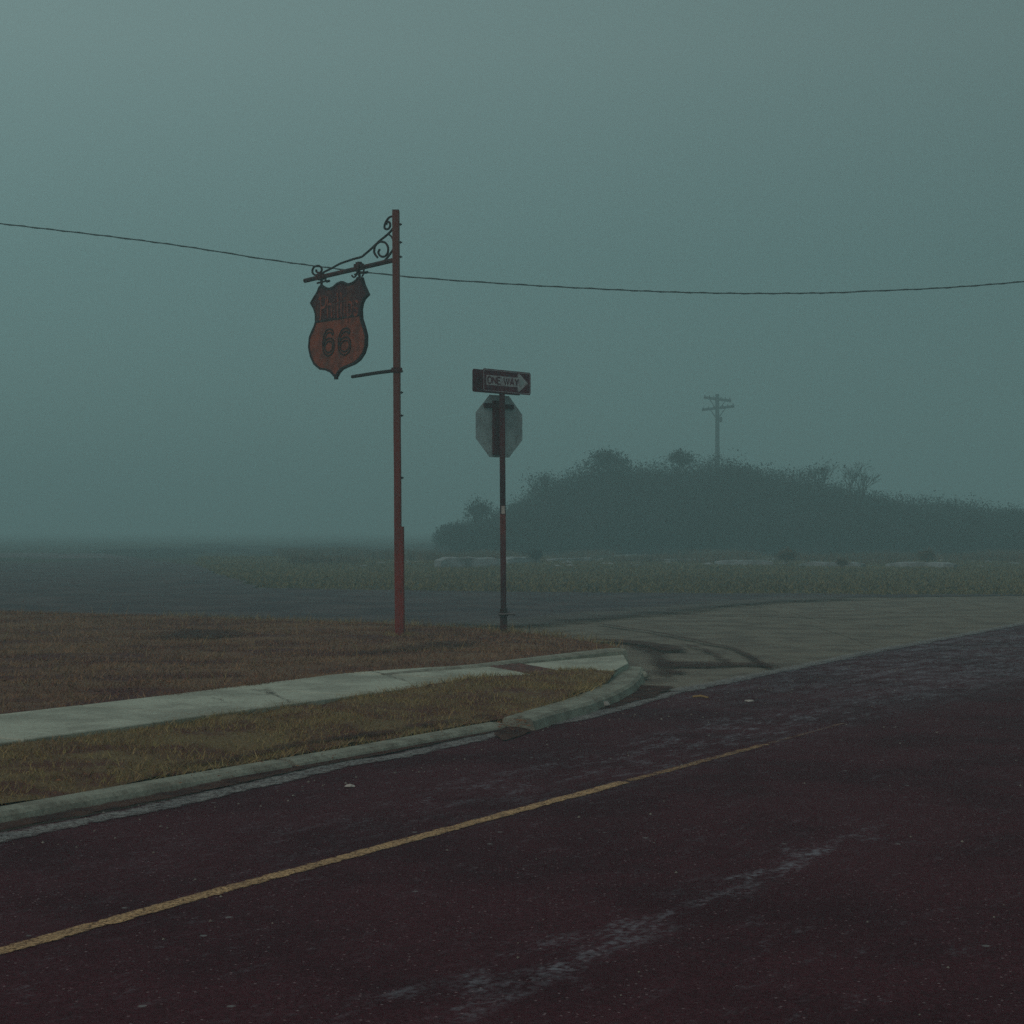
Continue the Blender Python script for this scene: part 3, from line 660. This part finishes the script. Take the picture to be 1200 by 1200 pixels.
iron('scroll', [(632, 290), (628, 262), (615, 242), (600, 232)], .012)
iron('scroll', [(632, 122), (608, 128), (590, 150), (578, 178), (580, 198), (600, 200), (612, 180), (608, 160), (594, 158), (588, 174)], .014)
# hanger clamps on the arm
for (zx, zy) in ((185, 493), (420, 432)):
    mb = MB(); c = W(Z1(zx, zy)); mb.box(c, EX, EX.cross(Vector((0,0,1))), (0,0,1), .13, .075, .075); mb.box(c+Vector((0, 0, .045)), EX, EX.cross(Vector((0,0,1))), (0,0,1), .07, .055, .03); mb.build('clamp', M['rust_dark'], post)
iron('stay_bar', [(628, 1068), (560, 1076), (480, 1088), (380, 1104)], .022, 2)
c = SP(465, 434); mb = MB(); mb.box((post_x(c[1]), 20.5, c[1]), (1,0,0), (0,1,0), (0,0,1), .125, .12, .05); mb.build('stay_collar', M['rust_dark'], post)

def Z2(zx, zy): return SP(355+zx*.1083, 320+zy*.1083)
outl = [(205,140),(240,163),(300,172),(340,155),(380,118),(425,98),(465,118),(505,124),(550,108),(588,80),(602,55),(640,58),(660,130),(706,232),(665,275),(641,330),(630,400),(636,500),(665,590),(688,680),(686,780),(663,860),(618,930),(560,975),(490,1005),(430,1032),(392,1070),(372,1110),
        (348,1110),(312,1067),(260,1044),(195,1035),(132,980),(95,900),(75,800),(84,700),(105,645),(135,580),(150,530),(148,440),(130,380),(98,325),(130,270),(165,215),(186,160)]
# build the shield from its own outline, symmetric enough as seen on the real sign
O = [Z2(*p) for p in outl]
cs = sum(p[0] for p in O)/len(O); sb_ = min(p[1] for p in O)
shb = W((cs, sb_))
shield = thing('shield_sign', (shb.x, shb.y, shb.z), 'rusty red shield sign with dark rim reading PHILLIPS 66 hanging from the bracket', 'shop sign')
shield['label'] = 'rusty red shield sign with raised lettering over a large 66 hanging from the scrolled bracket'
mb = MB(); mb.prism(sfr, O, -.012, .012); face = mb.build('face', M['shield_low'], shield)
mb = MB(); mb.ribbon(sfr, O, .028, -.020, .022, closed=True); mb.build('rim', M['black_iron'], shield)
up = [O[i] for i in list(range(0, 17))]
lo_r = Z2(630, 452); lo_l = Z2(152, 530)
up = [O[i] for i in list(range(0, 17))]+[lo_r, lo_l]+[O[i] for i in range(39, len(O))]
cx_ = sum(p[0] for p in up)/len(up); cz_ = sum(p[1] for p in up)/len(up)
mb = MB(); mb.prism(sfr, [(cx_+(p[0]-cx_)*.965, cz_+(p[1]-cz_)*.965) for p in up], .010, .015); upan = mb.build('upper_panel', M['shield_up'], shield)
mb = MB(); mb.ribbon(sfr, [lo_l, lo_r], .022, .01, .020); mb.build('divider', M['black_iron'], shield)
mb = MB(); mb.tube([W(Z2(360, 1095)), W(Z2(360, 1150))], .028, 8); mb.build('finial', M['black_iron'], shield)
for (ax_, ay_), (bx_, by_) in (((192, 500), (192, 545)), ((420, 440), (425, 498))):
    p0, p1 = W(Z1(ax_, ay_)), W(Z1(bx_, by_)); mb = MB()
    mb.tube([p0, p1], .017, 6); n_ = EX.cross(Vector((0, 0, 1))); m_ = p0.lerp(p1, .55)
    mb.tube([m_-EX*.11, m_+EX*.11], .013, 6); mb.tube([m_+EX*.11, m_+EX*.11+Vector((0, 0, .07))], .011, 6)
    mb.tube([m_+EX*.08-n_*.03, m_+EX*.15-n_*.03], .017, 6)
    mb.build('hanger', M['black_iron'], shield)
for cxz in ((405, 445), (445, 445)):
    mb = MB(); q0 = Z1(*cxz); mb.tube([W((q0[0]+.075*math.cos(a), q0[1]-.03+.075*math.sin(a)), .03) for a in np.linspace(-2.5 if cxz[0] < 420 else -1.2, 1.0 if cxz[0] < 420 else 2.2, 9)], .011, 6); mb.build('hook', M['black_iron'], shield)
GL = {
 'P': (.62, [[(0, 0), (.10, .02), (.10, 1)], [(-.06, .88), (.10, 1), (.42, 1), (.58, .86), (.58, .62), (.42, .48), (.10, .48)]]),
 'h': (.50, [[(.05, 0), (.05, 1)], [(.05, .50), (.22, .60), (.38, .56), (.42, .42), (.42, .06), (.48, 0)]]),
 'i': (.22, [[(.10, .60), (.10, .06), (.16, 0)], [(.10, .74), (.10, .83)]]),
 'l': (.24, [[(.02, .95), (.10, 1), (.10, .06), (.17, 0)]]),
 'p': (.50, [[(.06, -.32), (.06, .60)], [(.06, .52), (.24, .60), (.40, .52), (.42, .28), (.36, .06), (.20, .0), (.06, .08)]]),
 's': (.42, [[(.36, .50), (.28, .60), (.12, .60), (.05, .46), (.10, .34), (.30, .26), (.36, .14), (.28, 0), (.10, 0), (.03, .10)]]),
 '6': (.60, [[(.56, .82), (.50, .95), (.34, 1), (.16, .92), (.04, .66), (.02, .34), (.08, .12), (.24, 0), (.40, 0), (.55, .12), (.59, .32), (.55, .50), (.42, .60), (.26, .60), (.12, .50), (.06, .36)]]),
 'O': (.62, [[(.30, 0), (.12, .06), (.04, .22), (.04, .78), (.12, .94), (.30, 1), (.48, .94), (.56, .78), (.56, .22), (.48, .06), (.30, 0)]]),
 'N': (.66, [[(.06, 0), (.06, 1)], [(.06, 1), (.56, 0)], [(.56, 0), (.56, 1)]]),
 'E': (.56, [[(.50, 0), (.06, 0), (.06, 1), (.50, 1)], [(.06, .52), (.42, .52)]]),
 'W': (.90, [[(.03, 1), (.24, 0), (.43, .9), (.62, 0), (.83, 1)]]),
 'A': (.66, [[(.03, 0), (.31, 1), (.59, 0)], [(.13, .32), (.49, .32)]]),
 'Y': (.64, [[(.30, 0), (.30, .48), (.03, 1)], [(.30, .48), (.57, 1)]]),
 'S': (.60, [[(.54, .84), (.42, 1), (.18, 1), (.06, .86), (.06, .64), (.18, .54), (.42, .46), (.54, .34), (.54, .14), (.42, 0), (.18, 0), (.06, .16)]]),
 'T': (.60, [[(.30, 0), (.30, 1)], [(.02, 1), (.58, 1)]]),
 ' ': (.30, [])}
GL['P2'] = (.60, [[(.06, 0), (.06, 1)], [(.06, 1), (.40, 1), (.54, .88), (.54, .62), (.40, .50), (.06, .50)]])
def text(fr, s, x0, z0, h, wd, w, t0, t1, m, parent, slope=0.0, xs=1.0, gap_=.06, name='letter', sm=1, keys=None):
    x = x0
    for ch in (keys or list(s)):
        wdt, strokes = GL[ch]; mb = MB()
        for k, st in enumerate(strokes):
            pts = [(x+p[0]*wd*xs, z0+slope*(x-x0)+p[1]*h) for p in st]
            if sm > 1: pts = [tuple(p) for p in smooth(pts, sm)]
            mb.ribbon(fr, pts, w, t0, t1+k*.0007)
        if strokes: mb.build(name, m, parent)
        x += (wdt+gap_)*wd*xs
    return x
p_l = Z2(195, 492); p_r = Z2(612, 400)
wid = sum(GL[c][0]+.07 for c in 'Phillips')-.07
text(sfr, 'Phillips', p_l[0], p_l[1]-.0, Z2(230, 262)[1]-Z2(230, 492)[1], (p_r[0]-p_l[0])/wid, .031, .013, .022, M['shield_letter'], upan,
     slope=(Z2(520, 465)[1]-Z2(215, 492)[1])/(Z2(520, 465)[0]-Z2(215, 492)[0])*.9, gap_=.07, sm=2)
# the 66: raised dark channel outlines with the rusty face showing inside
def outline6(x, z, w_, h_, parent):
    c = smooth([(p[0]*w_/.6+x, p[1]*h_+z) for p in GL['6'][1][0]], 3); c = [tuple(p) for p in c]
    mb = MB(); off = .021; L_, R_ = [], []
    for i, p in enumerate(c):
        a, b = c[max(i-1, 0)], c[min(i+1, len(c)-1)]; dx, dz = b[0]-a[0], b[1]-a[1]; l = math.hypot(dx, dz) or 1
        L_.append((p[0]-dz/l*off, p[1]+dx/l*off)); R_.append((p[0]+dz/l*off, p[1]-dx/l*off))
    mb.ribbon(sfr, L_, .013, .01, .022); mb.ribbon(sfr, R_, .013, .01, .0235); mb.ribbon(sfr, [L_[0], R_[0]], .013, .01, .0245)
    mb.build('digit', M['black_iron'], parent)
for q0, q1, qb, qt in (((228, 0), (345, 0), 900, 600), ((395, 0), (525, 0), 890, 590)):
    zb = Z2((q0[0]+q1[0])/2, qb)[1]+.03; zt2 = Z2((q0[0]+q1[0])/2, qt)[1]-.03
    xa = Z2(q0[0], 750)[0]+.012; xb = Z2(q1[0], 750)[0]-.005
    outline6(xa, zb, xb-xa, zt2-zb, face)

# ------------------------------------------------------------------ one way / stop sign assembly
sbse = Vector((-.108, 22.1, .12)); stop = Vector((-.130, 22.1, 3.30))
sp_ = thing('street_sign_post', sbse, 'slim dark maroon street sign post carrying the one way plates and the octagon', 'sign post')
def spx(z): return sbse.x+(stop.x-sbse.x)*(z-sbse.z)/(stop.z-sbse.z)
def UC(mb, z0, z1, w, d, ):   # square tube
    c = .006; vs = []
    for z in (z0, z1):
        for a, b in ((-w+c, -d), (w-c, -d), (w, -d+c), (w, d-c), (w-c, d), (-w+c, d), (-w, d-c), (-w, -d+c)): vs.append((spx(z)+a, 22.1+b, z))
    mb.add(vs, [(k, (k+1) % 8, (k+1) % 8+8, k+8) for k in range(8)]+[tuple(range(8)), tuple(range(8, 16))])
zr0, zr1 = CAM_H+(620-633)*22.1/F, CAM_H+(620-603)*22.1/F
mb = MB(); UC(mb, -.05, zr0, .037, .034); UC(mb, zr1, 3.30, .037, .034); mb.build('pole', M['sign_post'], sp_)
mb = MB(); UC(mb, zr0, zr1, .0372, .0342); mb.build('rusted_section', M['sign_post_red'], sp_, label='bare bright rust red stretch of the post')
mb = MB(); z = zr1+.06; mb.box((spx(z)+.004, 22.1-.036, z), (1,0,0), (0,1,0), (0,0,1), .045, .003, .10); mb.build('sticker', M['litter'], sp_)
mb = MB(); UC(mb, .10, .26, .046, .044); mb.build('anchor_sleeve', M['rust_dark'], sp_)
mb = MB(); z = .30; mb.box((spx(z), 22.1, z), (1,0,0), (0,1,0), (0,0,1), .125, .11, .05); UC(mb, .33, .37, .050, .046); mb.build('coupling', M['rust_dark'], sp_)
mb = MB(); mb.tube([(spx(.3)-.06, 22.04, .30), (spx(.3)+.15, 22.04, .305)], .012, 8); mb.tube([(spx(.3)+.125, 22.04, .304), (spx(.3)+.152, 22.04, .305)], .026, 6); mb.build('coupling_bolt', M['galv'], sp_)
# horizontal cleat and backing channel of the octagon
oex = Vector((.745, .667, 0)); on = oex.cross(Vector((0, 0, 1)))      # on points to the camera side
ocz = CAM_H+(620-499.7)*22.2/F
oc = Vector(((585.2-600)/F*22.2, 22.19, ocz))
octf = frame(oc, oex)
R8 = .437
def octo(r): return [(r*math.cos(math.pi/8+k*math.pi/4), r*math.sin(math.pi/8+k*math.pi/4)) for k in range(8)]
octs = thing('stop_sign', (oc.x, oc.y, oc.z-.39), 'grey back of an octagonal stop sign bolted behind the slim post', 'stop sign')
mb = MB(); mb.prism(octf, octo(R8), -.004, .0); mb.build('panel', M['alu_back'], octs)
mb = MB(); mb.prism(octf, octo(R8-.002), -.0055, -.0042); rf_ = mb.build('red_face', M['sign_red'], octs)
bfr = lambda x, z, t=0: octf(-x, z, -t)
mb = MB(); mb.ribbon(bfr, octo(R8-.02), .012, .0056, .0068, closed=True); mb.build('border_line', M['sign_white'], octs)
text(bfr, 'STOP', -.30, -.13, .26, .245, .04, .0058, .0072, M['sign_white'], rf_, keys=['S', 'T', 'O', 'P2'])
mb = MB(); mb.box(octf(-.075, -.02, .018), oex, on, (0,0,1), .095, .034, .70); mb.build('backing_channel', M['sign_post'], octs)
mb = MB(); mb.box(octf(-.02, .262, .016), oex, on, (0,0,1), .50, .03, .055); mb.build('cleat', M['sign_post'], octs)
for zz in (.24, -.26):
    mb = MB(); mb.tube([octf(.02, zz, .0), octf(.02, zz, .03)], .014, 6); mb.build('bolt', M['galv'], octs)

wex = Vector((.685, .728, 0)); wn_ = wex.cross(Vector((0, 0, 1)))
wzc = CAM_H+(620-447.5)*22.1/F
def rrect(w, h, r, n=4):
    out = []
    for cx2, cz2, a0_ in ((w/2-r, h/2-r, 0), (-w/2+r, h/2-r, 90), (-w/2+r, -h/2+r, 180), (w/2-r, -h/2+r, 270)):
        for k in range(n+1):
            a = math.radians(a0_+90*k/n); out.append((cx2+r*math.cos(a), cz2+r*math.sin(a)))
    return out
for i, off in enumerate((.045, -.095)):
    c = Vector((spx(wzc), 22.1, wzc)) + wn_*off + wex*(.05 if i == 0 else .0)
    t = thing('one_way_sign', (c.x, c.y, c.z-.15), ['front one way plate with pale arrow pointing right, above the octagon',
              'rear one way plate behind the front arrow plate, only its left end showing'][i], 'road sign', 'one way plates on the post')
    fr = frame(c, wex); s_ = 1
    if i: fr0 = fr; fr = lambda x, z, t=0, f=fr0: f(-x, z, -t)
    Wd, Hh = .90, .295
    mb = MB(); mb.prism(fr, rrect(Wd, Hh, .03), -.004, .0); mb.build('plate', M['sign_black'], t)
    mb = MB(); mb.ribbon(fr, rrect(Wd-.03, Hh-.03, .025), .007, 0, .0012, closed=True); mb.build('border_line', M['sign_white'], t)
    ar_ = [(-.385, -.062), (.20, -.062), (.20, -.115), (.235, -.115), (.395, 0), (.235, .115), (.20, .115), (.20, .062), (-.385, .062)]
    mb = MB(); mb.prism(fr, [(x, z+.004) for x, z in ar_], 0, .0016); arw = mb.build('arrow', M['sign_white'], t)
    mb = MB(); mb.prism(fr, [(.245, -.055), (.325, .004), (.245, .062)], .0014, .0026); mb.build('worn_spot', M['alu_back'], t) if i == 0 else None
    text(fr, 'ONE WAY', -.365, -.038, .084, .125, .020, .001, .0030, M['sign_black'], arw, gap_=.06)
    for sx2 in (-.02,):
        for sz2 in (.125, -.125):
            mb = MB(); mb.tube([fr(sx2, sz2, 0), fr(sx2, sz2, .010)], .009, 6); mb.build('bolt', M['galv'], t)

# ------------------------------------------------------------------ overhead cable
cb = [(-500, 205), (0, 262), (190, 285), (330, 306.5), (470, 323.5), (600, 333), (700, 338.5), (780, 342), (860, 343.8), (940, 343.6), (1012, 341.5), (1200, 330), (1700, 280)]
wp = [Vector(((x-600)/F*40, 40.0, CAM_H+(620-y)*40/F)) for x, y in cb]
mb = MB(); path = smooth(wp, 14); 
a_ = [p+Vector((0, .011*math.cos(i*1.9), .011*math.sin(i*1.9))) for i, p in enumerate(path)]
mb.tube(path, .014, 6)
cabo = mb.build('overhead_cable', M['cable'], None, smooth=True)
tag(cabo, 'thin dark overhead cable sagging across the sky behind the shield sign', 'cable')
mb = MB(); pp = refine(path, .10, closed=False)
mb.tube([p+Vector((0, .017*math.cos(i*1.1), .017*math.sin(i*1.1))) for i, p in enumerate(pp)], .0085, 5); mb.build('lashing_wire', M['cable'], cabo)

# ------------------------------------------------------------------ far utility pole
ub = Vector(((840.5-600)/F*150, 150, 1.0))
up_ = thing('utility_pole', ub, 'faint far utility pole with two crossarms rising out of the brush on the hill', 'utility pole')
zt_ = CAM_H+(620-462)*150/F
mb = MB(); mb.tube([(ub.x, 150, 0.0), (ub.x+.02, 150, 6), (ub.x, 150, zt_)], [.23, .21, .17], 10); mb.build('pole', M['wood'], up_)
def zpix(y): return CAM_H+(620-y)*150/F
for (xa, ya, xb, yb, dy_) in ((825.5, 465.5, 855, 470.5, -.25), (822.5, 480.5, 861.5, 475.5, .25)):
    a = Vector(((xa-600)/F*150, 150+dy_-.5*np.sign(dy_), zpix(ya))); b = Vector(((xb-600)/F*150, 150+dy_+.5*np.sign(dy_), zpix(yb)))
    mb = MB(); d_ = (b-a); L2 = d_.length; d_.normalize(); s_ = Vector((0, 1, 0)).cross(d_).normalized()
    mb.box((a+b)/2, d_, d_.cross(s_), s_, L2, .18, .22); mb.build('crossarm', M['wood'], up_)
    for k in (.03, .2, .36, .64, .8, .97):
        p = a.lerp(b, k); mb = MB(); mb.tube([p+Vector((0, 0, .05)), p+Vector((0, 0, .17)), p+Vector((0, 0, .26))], [.03, .055, .035], 6); mb.build('insulator', M['porcelain'], up_)
    for sgn in (-1, 1):
        m_ = (a+b)/2; mb = MB(); mb.tube([m_+d_*sgn*.75+Vector((0, 0, -.06)), Vector((ub.x+sgn*.12, 150+dy_*.6, m_.z-.85))], .04, 5); mb.build('brace', M['black_iron'], up_)
mb = MB(); zz = zpix(490); mb.tube([(ub.x+.30, 149.85, zz-.35), (ub.x+.30, 149.85, zz+.1)], .12, 10); mb.box((ub.x+.2, 149.85, zz), (1,0,0), (0,1,0), (0,0,1), .3, .08, .1); mb.build('transformer', M['wood'], up_)

# ------------------------------------------------------------------ hill with brush
sky_px = [(300, 648), (440, 642), (480, 638), (508, 625), (538, 609), (575, 600), (605, 592), (640, 572), (680, 557), (700, 548), (725, 543), (760, 549), (800, 545), (850, 541), (900, 548), (940, 556), (980, 569), (1012, 580), (1060, 586), (1130, 592), (1250, 602), (1500, 622)]
YH = 100.0
sk = [((x-600)/F*YH, CAM_H+(620-y)*YH/F) for x, y in sky_px]
def hill_top(x): return np.interp(x, [a for a, b in sk], [b for a, b in sk])
def hill_z(x, y):
    H = max(0, hill_top(x*100/max(y, 1))-1.0)
    t = (y-90)/11; t = min(1, max(0, t)); prof = t*t*(3-2*t)
    tb_ = min(1, max(0, (145-y)/30)); 
    return zbase(x, y)+.02 + H*.84*prof*tb_ + .35*noise.noise(Vector((x*.22, y*.22, 0)))*prof - .02
hx = np.arange(-26, 66, 1.0); hy = np.arange(87, 147, 1.6); HX, HY = np.meshgrid(hx, hy)
HZ = np.array([hill_z(x, y) for x, y in zip(HX.ravel(), HY.ravel())]); idx = np.arange(HX.size).reshape(HX.shape)
q = np.stack([idx[:-1, :-1], idx[:-1, 1:], idx[1:, 1:], idx[1:, :-1]], -1).reshape(-1, 4)
hl = fmesh('hill', np.column_stack([HX.ravel(), HY.ravel(), HZ]), np.concatenate([q[:, [0, 1, 2]], q[:, [0, 2, 3]]]), M['hill_soil'], 'structure')
hl.data.polygons.foreach_set('use_smooth', [True]*len(hl.data.polygons))
V = []; nb_ = 1500
cl = []
while len(cl) < nb_:
    y = rng.uniform(91, 117); x = rng.uniform(-20, 55)
    H = hill_top(x*100/y)*(y/100) - 1.4
    if H < .18: continue
    zg = hill_z(x, y); r = rng.uniform(.5, 1.8)*min(1, .40+H*.15); cap = CAM_H+(hill_top(x*100/y)-CAM_H)*y/100 - .30 + 1.5*noise.noise(Vector((x*.30, y*.06, 3)))+.7*noise.noise(Vector((x*1.1, 0, 7)))
    zc = min(zg+r*.7, cap-r*.55)
    cl.append((x, y, zc, r))
for i in range(46):     # crowns standing a little proud of the skyline
    y = rng.uniform(99, 104); x = rng.uniform(-7, 44); cap = CAM_H+(hill_top(x*100/y)-CAM_H)*y/100
    if cap < 2.2: continue
    r = rng.uniform(.5, 1.35); cl.append((x, y, cap-r*rng.uniform(.25, .9), r))
nb_ = len(cl); ctr = np.array(cl); per = 400
dirs = rng.normal(size=(nb_, per, 3)); dirs /= np.linalg.norm(dirs, axis=2, keepdims=True); rad = rng.random((nb_, per, 1))**.5
pos = ctr[:, None, :3] + dirs*rad*ctr[:, None, 3:4]*np.array([1.2, 1.2, .95]); pos = pos.reshape(-1, 3)
lf = rng.uniform(.05, .16, (len(pos), 1)); a = rng.normal(size=pos.shape); a /= np.linalg.norm(a, axis=1, keepdims=True); b = rng.normal(size=pos.shape); b /= np.linalg.norm(b, axis=1, keepdims=True)
Vv = np.stack([pos, pos+a*lf, pos+b*lf*.8], 1).reshape(-1, 3)
fmesh('hill_brush', Vv, np.arange(len(Vv)).reshape(-1, 3), M['brush'], 'stuff')

# branching shrubs
def grow(mb, tips, p, d, L_, r, lvl, n=3, spread=.55):
    q_ = p + d*L_; mid = p.lerp(q_, .5)+Vector((random.uniform(-1, 1), random.uniform(-1, 1), 0))*L_*.06
    mb.tube([p, mid, q_], [r, r*.85, r*.7], 5 if lvl < 2 else 3, cap=False)
    if lvl >= 2: tips.append(q_)
    if lvl >= 4: tips.append(q_); return
    for _ in range(n):
        nd = (d + Vector((random.uniform(-1, 1), random.uniform(-1, 1), random.uniform(-.3, .7)))*spread).normalized()
        grow(mb, tips, p.lerp(q_, random.uniform(.55, 1)), nd, L_*random.uniform(.6, .8), r*.6, lvl+1, n, spread)
def shrub(name, x, y, z, h, label, m, cat, leaf_n=0, ls=.1, grp=None, spread=.55):
    root = thing(name, (x, y, z), label, cat, grp); mb = MB(); tips = []
    for k in range(3): grow(mb, tips, Vector((x, y, z)), Vector((random.uniform(-.4, .4), random.uniform(-.4, .4), 1)).normalized(), h*.36, h*.016, 0, spread=spread)
    mb.build('branches', M['bark'] if m != 'tan_brush' else M['tan_brush'], root)
    if leaf_n:
        tp = np.array([tuple(t) for t in tips]); k = rng.integers(0, len(tp), leaf_n); c_ = tp[k]+rng.normal(size=(leaf_n, 3))*h*np.array([.10, .10, .06])
        a = rng.normal(size=c_.shape)*ls; b = rng.normal(size=c_.shape)*ls
        Vq = np.stack([c_, c_+a, c_+b], 1).reshape(-1, 3)-np.array([x, y, z]); o = fmesh('foliage', Vq, np.arange(len(Vq)).reshape(-1, 3), M[m], None, root)
    return root
def on_hill(px, py, Y): return (px-600)/F*Y, Y, CAM_H+(620-py)*Y/F
for (px, pt, pbm, lab, ln) in ((716, 536, 566, 'bare rounded shrub rising from the skyline brush left of the far utility pole', 900),
                          (556, 596, 622, 'low round shrub at the faint left foot of the brushy hill', 700),
                          (640, 560, 596, 'faint bare shrub on the left shoulder of the hill', 300),
                          (793, 541, 556, 'small dense shrub on the skyline just left of the far utility pole', 500),
                          (962, 548, 585, 'leafless tree on the right slope nearer the far utility pole', 120),
                          (1003, 548, 600, 'rightmost leafless tree on the right slope of the brushy hill', 60)):
    x, y, z0 = on_hill(px, pbm, 101.5); h = (pbm-pt)/F*101.5
    z0 -= .5; h += 1.15; y -= 3; x *= 98.5/101.5; shrub('shrub' if ln > 200 else 'bare_tree', x, y, z0, h*1.0, lab, 'brush', 'shrub' if ln > 200 else 'tree', int(ln*1.8), .07)
for (px, pbm, h, lab, ln) in ((628, 661, .55, 'dark tangled brush pile against the rubble line behind the street sign post', 500),
                          (922, 664, .75, 'tan dry bush in front of the pale rubble at right', 900),
                          (985, 668, .45, 'small straw coloured weed clump near the right end of the rubble line', 300),
                          (1085, 664, .7, 'straw coloured dry bush beyond the right edge of the rubble line', 600)):
    Y = F*1.4/(pbm-620); shrub('dry_bush' if ln != 500 else 'brush_pile', (px-600)/F*Y, Y, zbase((px-600)/F*Y, Y), h, lab, 'tan_brush' if ln != 500 else 'brush', 'bush', ln*2, .035, spread=1.0)

# rubble line: long broken pieces of pale concrete
rub = [((513, 664), (588, 663), .42, 'long pale broken concrete wall piece at the left end of the rubble line'),
       ((590, 661), (628, 660), .30, 'short pale concrete piece just right of the street sign post in the field'),
       ((642, 658), (700, 657), .16, 'low flat concrete piece right of the brush pile'),
       ((700, 652), (765, 652), .12, 'thin low concrete piece furthest back in the field under the hill'),
       ((765, 658), (838, 657), .14, 'low mossy concrete piece in the middle of the rubble line'),
       ((838, 662), (905, 662), .22, 'pale concrete piece just left of the tan dry bush'),
       ((895, 655), (950, 655), .18, 'pale flat concrete piece behind the tan dry bush'),
       ((940, 663), (1012, 664), .20, 'long pale concrete strip right of the tan dry bush'),
       ((960, 655), (1040, 656), .22, 'pale concrete piece at the back near the right edge'),
       ((1040, 664), (1120, 665), .24, 'pale concrete strip at the far right of the rubble line')]
for (pa, pb_, h, lab) in rub:
    A = G(pa[0], pa[1], 0); B = G(pb_[0], pb_[1], 0); ex = (B-A); L_ = ex.length; ex.normalize(); ey = Vector((-ex.y, ex.x, 0)); n = max(4, int(L_/.35)); vs = []
    zb = zbase(A.x, A.y)-.1
    for i in range(n+1):
        p = A+ex*L_*i/n; w = .5*random.uniform(.7, 1.2); hh = h*random.uniform(.86, 1.0)*(.7 if i in (0, n) else 1)+.1
        for a_, b_ in ((-w/2, 0), (-w/2+.05, hh*.9), (w/2-.08, hh), (w/2, 0)):
            q_ = p+ey*a_; vs.append((q_.x, q_.y, zb+b_))
    fs = [(i*4+k, i*4+k+1, i*4+k+5, i*4+k+4) for i in range(n) for k in range(3)]+[(0,1,2,3), (n*4, n*4+1, n*4+2, n*4+3)]
    mb = MB(); mb.add(vs, fs); tag(mb.build('concrete_rubble', M['rubble'], None, origin=(A+B)/2), lab, 'rubble', 'pieces of the rubble line')

rv, rt = [], []
for i in range(150):
    y = rng.uniform(64, 84); x = rng.uniform(-7, 32); s_ = rng.uniform(.04, .14); z = zbase(x, y); o = len(rv)
    for k in range(5):
        w_ = 1.256*k+rng.uniform(0, .8); rv.append((x+s_*2*math.cos(w_), y+s_*math.sin(w_), z+rng.uniform(0, .04)))
    rv.append((x, y, z+s_*.8)); rt += [(o+k, o+(k+1) % 5, o+5) for k in range(5)]
fmesh('rubble_bits', rv, rt, M['rubble'], 'stuff')

# small things on the road
def chunk(px, py, z, s, lab, m, cat, name, flatn=.5, rotz=0):
    p = G(px, py, z); bm = bmesh.new(); bmesh.ops.create_icosphere(bm, subdivisions=2, radius=1)
    for v in bm.verts: v.co *= 1+.35*noise.noise(v.co*1.7+Vector((px, 0, 0))); v.co.x *= s[0]; v.co.y *= s[1]; v.co.z = max(-.2, v.co.z)*s[2]
    me = bpy.data.meshes.new(name); bm.to_mesh(me); bm.free(); me.materials.append(M[m]); o = bpy.data.objects.new(name, me); COL.objects.link(o); o.location = p+Vector((0, 0, s[2]*.2)); o.rotation_euler = (0, 0, rotz); return tag(o, lab, cat)
chunk(751, 794, .02, (.07, .09, .05), 'pale broken concrete lump in the dirt beside the curb nose', 'concrete_curb', 'stone', 'concrete_lump')
chunk(707, 827, .02, (.055, .04, .03), 'crumpled white scrap lying in the gutter before the curved curb', 'litter', 'litter', 'paper_scrap')
chunk(410, 922, .008, (.028, .018, .012), 'tiny white scrap on the dark asphalt near the yellow line', 'litter', 'litter', 'paper_scrap')
chunk(878, 822, .008, (.04, .03, .012), 'small pale scrap on the asphalt right of the straw coloured stick', 'litter', 'litter', 'paper_scrap')
a_, b_ = G(812, 816.5, .012), G(830, 817.5, .012); mb = MB(); mb.tube([a_, a_.lerp(b_, .5)+Vector((0, 0, .01)), b_], [.008, .010, .007], 6)
tag(mb.build('stick', M['straw'], None, origin=a_), 'straw coloured stick lying on dark asphalt by the road edge', 'stick')
V = []; T = []
for i in range(900):
    u_ = rng.uniform(2, 24); v_ = rng.choice([rng.uniform(-2, 7), rng.uniform(5.6, 6.6)]); p = P(u_, v_, .006); s_ = rng.uniform(.004, .011); o = len(V)
    for k in range(3):
        w_ = 2.1*k+rng.uniform(0, .6); V.append((p.x+s_*math.cos(w_), p.y+s_*math.sin(w_), .0065))
    V.append((p.x, p.y, .0065+s_*.8)); T += [(o, o+1, o+3), (o+1, o+2, o+3), (o+2, o, o+3)]
fmesh('road_gravel', V, T, M['gutter'], 'stuff')

# ------------------------------------------------------------------ haze
hm = bpy.data.materials.new('haze'); hm.use_nodes = True; t = hm.node_tree; t.nodes.clear()
out = t.nodes.new('ShaderNodeOutputMaterial'); pv = t.nodes.new('ShaderNodeVolumePrincipled')
pv.inputs['Color'].default_value = (*HAZE_COLOR, 1); pv.inputs['Density'].default_value = HAZE_DENSITY; pv.inputs['Anisotropy'].default_value = 0
t.links.new(pv.outputs[0], out.inputs['Volume'])
mb = MB(); mb.box((0, 320, 9.0), (1,0,0), (0,1,0), (0,0,1), 860, 800, 20.6); hz = mb.build('haze', hm, kind='stuff')
